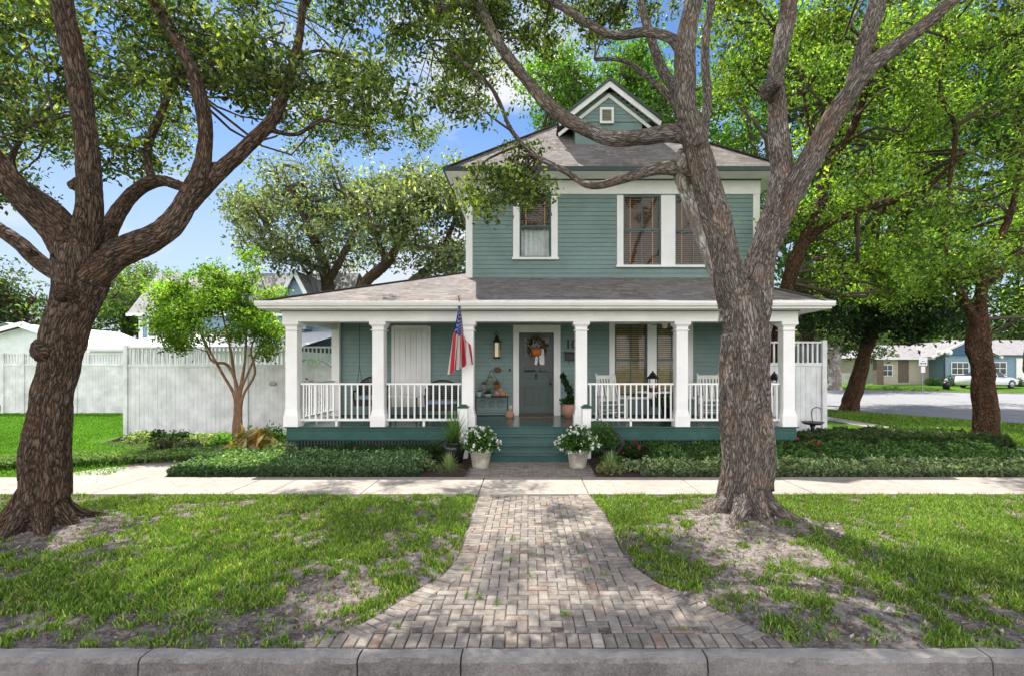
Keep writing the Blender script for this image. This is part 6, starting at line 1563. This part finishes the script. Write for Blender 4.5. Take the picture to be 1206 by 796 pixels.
trunk_mesh('trunk', l2+knots(l2, 14, 8), M['bark_oak_grey'], t2, voxel=.017)
lp = trunk_mesh('limb', [limb_nodes([(872, 395, D+.1, 13), (860, 355, D+.25, 13), (843, 312, D+.4, 12.5), (826, 265, D+.45, 12), (811, 225, D+.4, 11.5), (804, 200, D+.2, 11), (808, 180, D+.0, 10)])], M['bark_pale'], t2, voxel=.02)
lp['label'] = 'pale limb with peeling whitish bark'
vis2 = np.vstack([fill([(480, -20), (640, -20), (610, 60), (575, 130), (520, 120), (470, 60)], 24, 6.8, 11.0),
                  fill([(540, 120), (610, 120), (640, 170), (640, 210), (610, 245), (575, 250), (540, 210)], 9, 7.6, 8.8),
                  fill([(600, -20), (900, -20), (880, 15), (800, 25), (700, 45), (620, 70)], 24, 7.5, 12), fill([(640, 200), (690, 190), (680, 150), (650, 160)], 2, 7.7, 8.4)])
vis2 = sunny(vis2, .12, .9)
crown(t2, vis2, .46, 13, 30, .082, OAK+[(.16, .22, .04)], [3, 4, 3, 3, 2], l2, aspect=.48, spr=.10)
top2 = np.vstack([fill([(560, -220), (1300, -220), (1300, 0), (600, -20)], 76, 8.0, 12.5), fill([(400, -460), (1500, -420), (1400, -180), (560, -200)], 26, 4.8, 8)])  # out-of-view clumps added for dappled shade on the right verge
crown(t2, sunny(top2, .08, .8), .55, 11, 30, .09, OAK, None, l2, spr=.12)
# ---------------- right background trees
BR = [(.16, .28, .04), (.23, .35, .06), (.07, .13, .022), (.34, .44, .11)]
D = 13.5
t3 = empty('camphor_tree', (X(905, D), D, 0), 'leaning dark limbed tree with bright green crown behind the big oak', 'tree')
l3 = [[(905, 530, D, 13), (905, 460, D, 12), (915, 400, D, 11), (925, 345, D, 10), (940, 300, D, 9), (955, 268, D, 8), (968, 235, D, 7), (978, 190, D, 6.5), (1000, 160, D, 6), (1015, 120, D, 5), (1030, 60, D, 4), (1050, -20, D, 3)],
 [(950, 285, D, 6), (975, 265, D-.2, 5), (1010, 250, D-.4, 5), (1050, 236, D-.6, 4.5), (1090, 222, D-.8, 4.2), (1110, 205, D-.9, 3.5), (1135, 182, D-1, 2.8)],
 [(968, 235, D, 5), (962, 190, D+.4, 4), (950, 140, D+.8, 3), (945, 80, D+1, 2)]]
l3 = [limb_nodes(L, .8) for L in l3]; trunk_mesh('trunk', l3, M['bark_brown'], t3, voxel=.035, smooth=3)
c3 = np.vstack([fill([(840, -30), (1100, -30), (1120, 120), (1060, 240), (960, 330), (940, 300), (960, 220), (930, 120), (850, 150)], 48, 11, 16), fill([(930, 250), (1130, 200), (1120, 330), (1060, 350), (960, 340)], 30, 13.2, 16.5)])
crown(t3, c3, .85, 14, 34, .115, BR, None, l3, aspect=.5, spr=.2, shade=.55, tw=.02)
D = 12.6
t4 = empty('camphor_tree', (X(1163, D), D, 0), 'right hand tree with swollen brown trunk and bright green crown', 'tree')
l4 = [[(1165, 560, D, 26), (1163, 533, D, 19), (1162, 500, D, 16), (1158, 450, D, 14.5), (1153, 410, D, 16), (1152, 385, D, 12), (1156, 345, D, 7), (1165, 300, D, 6), (1185, 265, D, 5), (1198, 215, D, 4), (1200, 140, D, 3.4), (1190, 40, D, 3)],
 [(1150, 385, D, 8), (1130, 340, D-.3, 5), (1112, 290, D-.5, 4), (1120, 200, D-.6, 3.4), (1125, 150, D-.6, 3.4), (1108, 110, D-.6, 3), (1112, 60, D-.6, 3), (1122, 30, D-.6, 2.5), (1150, -5, D-.6, 2)],
 [(1165, 330, D, 6), (1200, 300, D+.3, 4.5), (1240, 260, D+.6, 3)]]
l4 = [limb_nodes(L, .82) for L in l4]; trunk_mesh('trunk', l4, M['bark_brown'], t4, voxel=.03, smooth=3)
c4 = np.vstack([fill([(1040, -30), (1330, -30), (1330, 360), (1200, 385), (1130, 355), (1070, 340), (1080, 260), (1110, 180), (1060, 100)], 66, 10.8, 15.0), fill([(1070, 230), (1140, 240), (1140, 350), (1080, 340)], 8, 11, 12.5)])
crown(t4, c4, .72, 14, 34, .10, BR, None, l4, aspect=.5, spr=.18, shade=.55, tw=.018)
D = 24
t5 = empty('leaning_tree', (X(1002, D), D, 0), 'dark leaning tree on the green verge beside the road', 'tree')
l5 = [[(998, 492, D, 12), (1002, 480, D, 9.5), (1008, 455, D, 8.5), (1016, 425, D, 7.5), (1024, 398, D, 7), (1032, 370, D, 6), (1040, 320, D, 5), (1050, 260, D, 3)], [(1026, 395, D, 4), (1000, 370, D-.5, 3), (960, 350, D-1, 2)], [(1030, 385, D, 4), (1070, 360, D+.5, 3), (1100, 340, D+.5, 2)]]
l5 = [limb_nodes(L) for L in l5]; trunk_mesh('trunk', l5, M['bark_brown'], t5, voxel=.05, smooth=2)
c5 = fill([(945, 340), (1010, 300), (1110, 300), (1140, 372), (1120, 385), (1070, 392), (1040, 382), (1000, 385), (960, 380)], 52, 20, 26)
crown(t5, c5, 1.15, 14, 26, .22, [(.02, .06, .012), (.035, .09, .02), (.015, .035, .01)], None, l5, aspect=.5, spr=.3, tw=.03)
D = 45
t6 = empty('pale_trunk_tree', (X(984, D), D, 0), 'distant tree with thick pale trunk across the road', 'tree')
l6 = [[(984, 462, D, 8), (984, 450, D, 6.5), (984, 425, D, 5.5), (986, 405, D, 5), (992, 385, D, 3.5)], [(984, 425, D, 3.5), (974, 408, D, 2.5), (966, 390, D, 2)]]
l6 = [limb_nodes(L) for L in l6]; trunk_mesh('trunk', l6, M['bark_pale'], t6, voxel=.08, smooth=2)
crown(t6, fill([(930, 370), (1020, 360), (1030, 410), (1000, 402), (975, 398), (940, 400)], 30, 42, 50), 2.0, 12, 18, .38, [(.12, .17, .07), (.07, .12, .04)], None, l6, spr=.5, tw=.05)
# ---------------- crape myrtle
D = 13.9
t7 = empty('crape_myrtle', (X(282, D), D, 0), 'bright green multi stemmed crape myrtle before the pale fence', 'crape myrtle')
l7 = []
for (b_, e_) in (((275, 505), [(277, 470), (262, 440), (248, 415), (235, 390), (222, 370)]), ((277, 505), [(278, 465), (275, 435), (270, 405), (262, 370), (255, 335)]), ((283, 505), [(283, 465), (292, 440), (303, 415), (315, 395), (325, 372)]),
                 ((281, 505), [(281, 470), (288, 430), (290, 395), (292, 350)]), ((279, 505), [(280, 460), (268, 430), (250, 425), (240, 402), (232, 385)]), ((284, 505), [(285, 470), (300, 440), (296, 410), (310, 375), (312, 340)])):
    dd = D; nodes = [(b_[0], 512, dd, 4.0)]+[(x_, y_, dd+(x_-280)*.008*((i*7) % 3-1), 3.6*(1-.13*i)) for i, (x_, y_) in enumerate(e_)]; l7.append(limb_nodes(nodes, .5))
trunk_mesh('trunk', l7, M['bark_smooth'], t7, voxel=.011, smooth=3, wob=.01)
c7 = np.vstack([fill([(175, 345), (205, 335), (215, 315), (270, 325), (300, 325), (325, 350), (330, 385), (318, 405), (280, 392), (250, 398), (220, 385), (195, 395), (178, 370)], 56, 12.9, 14.9), fill([(180, 360), (325, 370), (320, 415), (250, 408), (190, 405)], 12, 13.0, 14.6), fill([(285, 300), (300, 300), (298, 325), (286, 325)], 2, 13.7, 14.1), fill([(205, 395), (218, 395), (216, 420), (208, 420)], 2, 13.2, 13.5)])
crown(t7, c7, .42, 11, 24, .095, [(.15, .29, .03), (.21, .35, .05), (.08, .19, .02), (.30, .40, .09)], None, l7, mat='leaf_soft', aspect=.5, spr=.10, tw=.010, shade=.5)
# ---------------- oaks far behind on the left
FO = [(.10, .135, .085), (.15, .185, .12), (.05, .07, .045), (.26, .29, .20), (.17, .20, .09)]
def far_oak(label, base, D, limbs, polys, n, R=1.9, size=.30, cols=FO, per=26, dd=4, grp='oaks behind the house', spr=.42):
    t = empty('background_oak', (X(base, D), D, 0), label, 'oak tree', grp); L = [limb_nodes([(a, b, D, r) for a, b, r in q]) for q in limbs]; trunk_mesh('trunk', L, M['bark_oak'], t, voxel=.10, smooth=2)
    C = np.vstack([fill(p, max(1, int(n*w_)), D-dd, D+dd) for p, w_ in polys]); crown(t, C, R, 13, per, size, cols, None, L, spr=spr, tw=.05, shade=.6); return t
far_oak('broad grey green oak rising behind the neighbour roof', 385, 34, [[(388, 440, 9), (388, 360, 7), (380, 310, 6), (360, 260, 4), (340, 220, 3)], [(385, 335, 5), (410, 290, 4), (430, 250, 3)], [(380, 320, 4), (340, 300, 3), (310, 280, 2)]],
        [([(250, 250), (290, 195), (380, 180), (440, 215), (455, 260), (420, 300), (390, 315), (340, 308), (270, 300)], 1.0)], 34)
far_oak('spreading oak nearest the left side of the house', 480, 31, [[(430, 440, 9), (425, 345, 7), (455, 310, 5.5), (480, 270, 4), (500, 230, 3)], [(470, 440, 7), (478, 350, 6), (500, 320, 5), (520, 300, 4), (535, 260, 3)], [(455, 310, 4), (440, 270, 3), (430, 240, 2)]],
        [([(430, 210), (480, 200), (548, 190), (560, 300), (548, 320), (500, 322), (470, 305), (430, 300)], 1.0)], 34)
far_oak('dark oak glimpsed beside the left trunk', 20, 42, [[(20, 440, 7), (18, 380, 6), (5, 340, 4)], [(18, 380, 4), (40, 350, 3)]], [([(-120, 320), (-20, 310), (40, 335), (50, 400), (-120, 400)], 1.0)], 34, R=2.4, size=.36, cols=[(.06, .10, .04), (.10, .15, .06), (.035, .06, .025)])
far_oak('green tree between the left trunk and the neighbour roof', 150, 46, [[(150, 440, 7), (148, 380, 5), (140, 350, 3)]], [([(95, 365), (130, 325), (190, 315), (200, 360), (170, 385), (120, 390)], 1.0)], 26, R=2.2, size=.36, cols=[(.10, .17, .05), (.06, .11, .03), (.16, .22, .08)])
far_oak('green tree behind the porch seen under the left eave', 340, 40, [[(350, 440, 7), (350, 390, 5), (345, 350, 3)]], [([(335, 352), (400, 352), (400, 400), (340, 398)], 1.0)], 14, R=1.8, size=.34, cols=[(.06, .10, .04), (.15, .22, .06)])
# trees on the skyline behind house and to the right
far_oak('tall bright tree rising behind the dormer', 690, 34, [[(690, 440, 8), (695, 250, 6), (690, 150, 4), (670, 60, 3)], [(695, 200, 5), (740, 120, 3)], [(700, 250, 4), (640, 160, 3)]],
        [([(600, 110), (650, 60), (760, 60), (870, 90), (900, 190), (830, 180), (760, 150), (640, 170)], 1.0)], 50, R=1.9, size=.30, cols=[(.10, .22, .03), (.16, .30, .05), (.06, .13, .02)], grp='trees behind the house')
far_oak('bright green tree filling the gap right of the house', 930, 28, [[(950, 440, 8), (950, 300, 6), (960, 200, 4), (980, 100, 3)], [(950, 300, 4), (900, 220, 3)]],
        [([(850, 30), (1120, 20), (1150, 200), (1130, 330), (1060, 380), (960, 385), (935, 330), (880, 250), (850, 160)], 1.0)], 110, R=1.7, size=.25, cols=[(.07, .16, .02), (.11, .24, .03), (.04, .09, .015)], grp='trees behind the house')
far_oak('tree beyond the right hand tree at the edge of the view', 1200, 26, [[(1215, 440, 8), (1215, 300, 6), (1210, 200, 4)]],
        [([(1090, -10), (1330, -10), (1330, 390), (1180, 390), (1120, 300)], 1.0)], 80, R=1.7, size=.25, cols=[(.06, .14, .02), (.10, .21, .03), (.03, .07, .012)], grp='trees behind the house')
xs_ = [(1000, 70, 395, 28), (1060, 75, 392, 30), (1120, 72, 388, 30), (1180, 76, 385, 32), (1240, 74, 385, 32), (940, 70, 392, 30), (-60, 66, 380, 30), (80, 72, 385, 26), (210, 60, 350, 30), (300, 64, 345, 30), (560, 80, 330, 40)]
nmz = ['behind the picket fence', 'behind the bungalow', 'behind the street lamp', 'behind the blue house', 'at the right end of the street', 'behind the brick house', 'beyond the far left lawn', 'behind the grey garage', 'behind the neighbour house', 'behind the neighbour chimney', 'far behind the house']
for (p_, d_, tp_, hw_), s_ in zip(xs_, nmz):
    far_oak('distant green tree '+s_, p_, d_, [[(p_, 440, 3), (p_, 410, 2.4), (p_+3, 395, 1.6)]], [([(p_-hw_*1.2, 425), (p_-hw_, tp_+8), (p_, tp_-4), (p_+hw_, tp_+6), (p_+hw_*1.2, 425)], 1.0)], 26, R=3.0, size=.55, cols=[(.06, .11, .035), (.10, .16, .05), (.035, .06, .02)], grp='distant trees on the skyline', per=18, dd=3, spr=.7)
# plants seen through the porch side
bush('side_shrub', 'dark leafy shrub outside the open left end of the porch', X(362, 14.9), 14.9, .9, .35, .75, 300, .16, DKG)
t = empty('banana_plant', (X(357, 15.0), 15.0, 0), 'banana plant with arching leaf outside the porch end', 'banana plant')
m = MB(); bx_ = X(352, 15.0); m.tube([(bx_, 15, 0), (bx_, 15, 2.2)], [.08, .05], 8); m.build('stem', M['twig'], t)
for a, l_ in ((.2, 1.0), (2.4, .9), (-1.4, .9), (1.2, .8)):
    VV = []; ca, sa = math.cos(a), math.sin(a); pts = [(s_, .55*s_-.75*s_*s_) for s_ in np.linspace(0, l_, 9)]
    for i in range(8):
        wA, wB = .14*math.sin(math.pi*(i+.3)/9), .14*math.sin(math.pi*(i+1.3)/9.6); p, q = pts[i], pts[i+1]
        VV += [(bx_+ca*p[0]-sa*wA, 15+sa*p[0]+ca*wA, 2.2+p[1]-.03), (bx_+ca*p[0]+sa*wA, 15+sa*p[0]-ca*wA, 2.2+p[1]-.03), (bx_+ca*q[0]+sa*wB, 15+sa*q[0]-ca*wB, 2.2+q[1]-.03), (bx_+ca*q[0]-sa*wB, 15+sa*q[0]+ca*wB, 2.2+q[1]-.03)]
    quad_mesh('leaf', np.array(VV), np.full((len(VV), 3), (.05, .12, .03)), M['leaf_soft'], t)
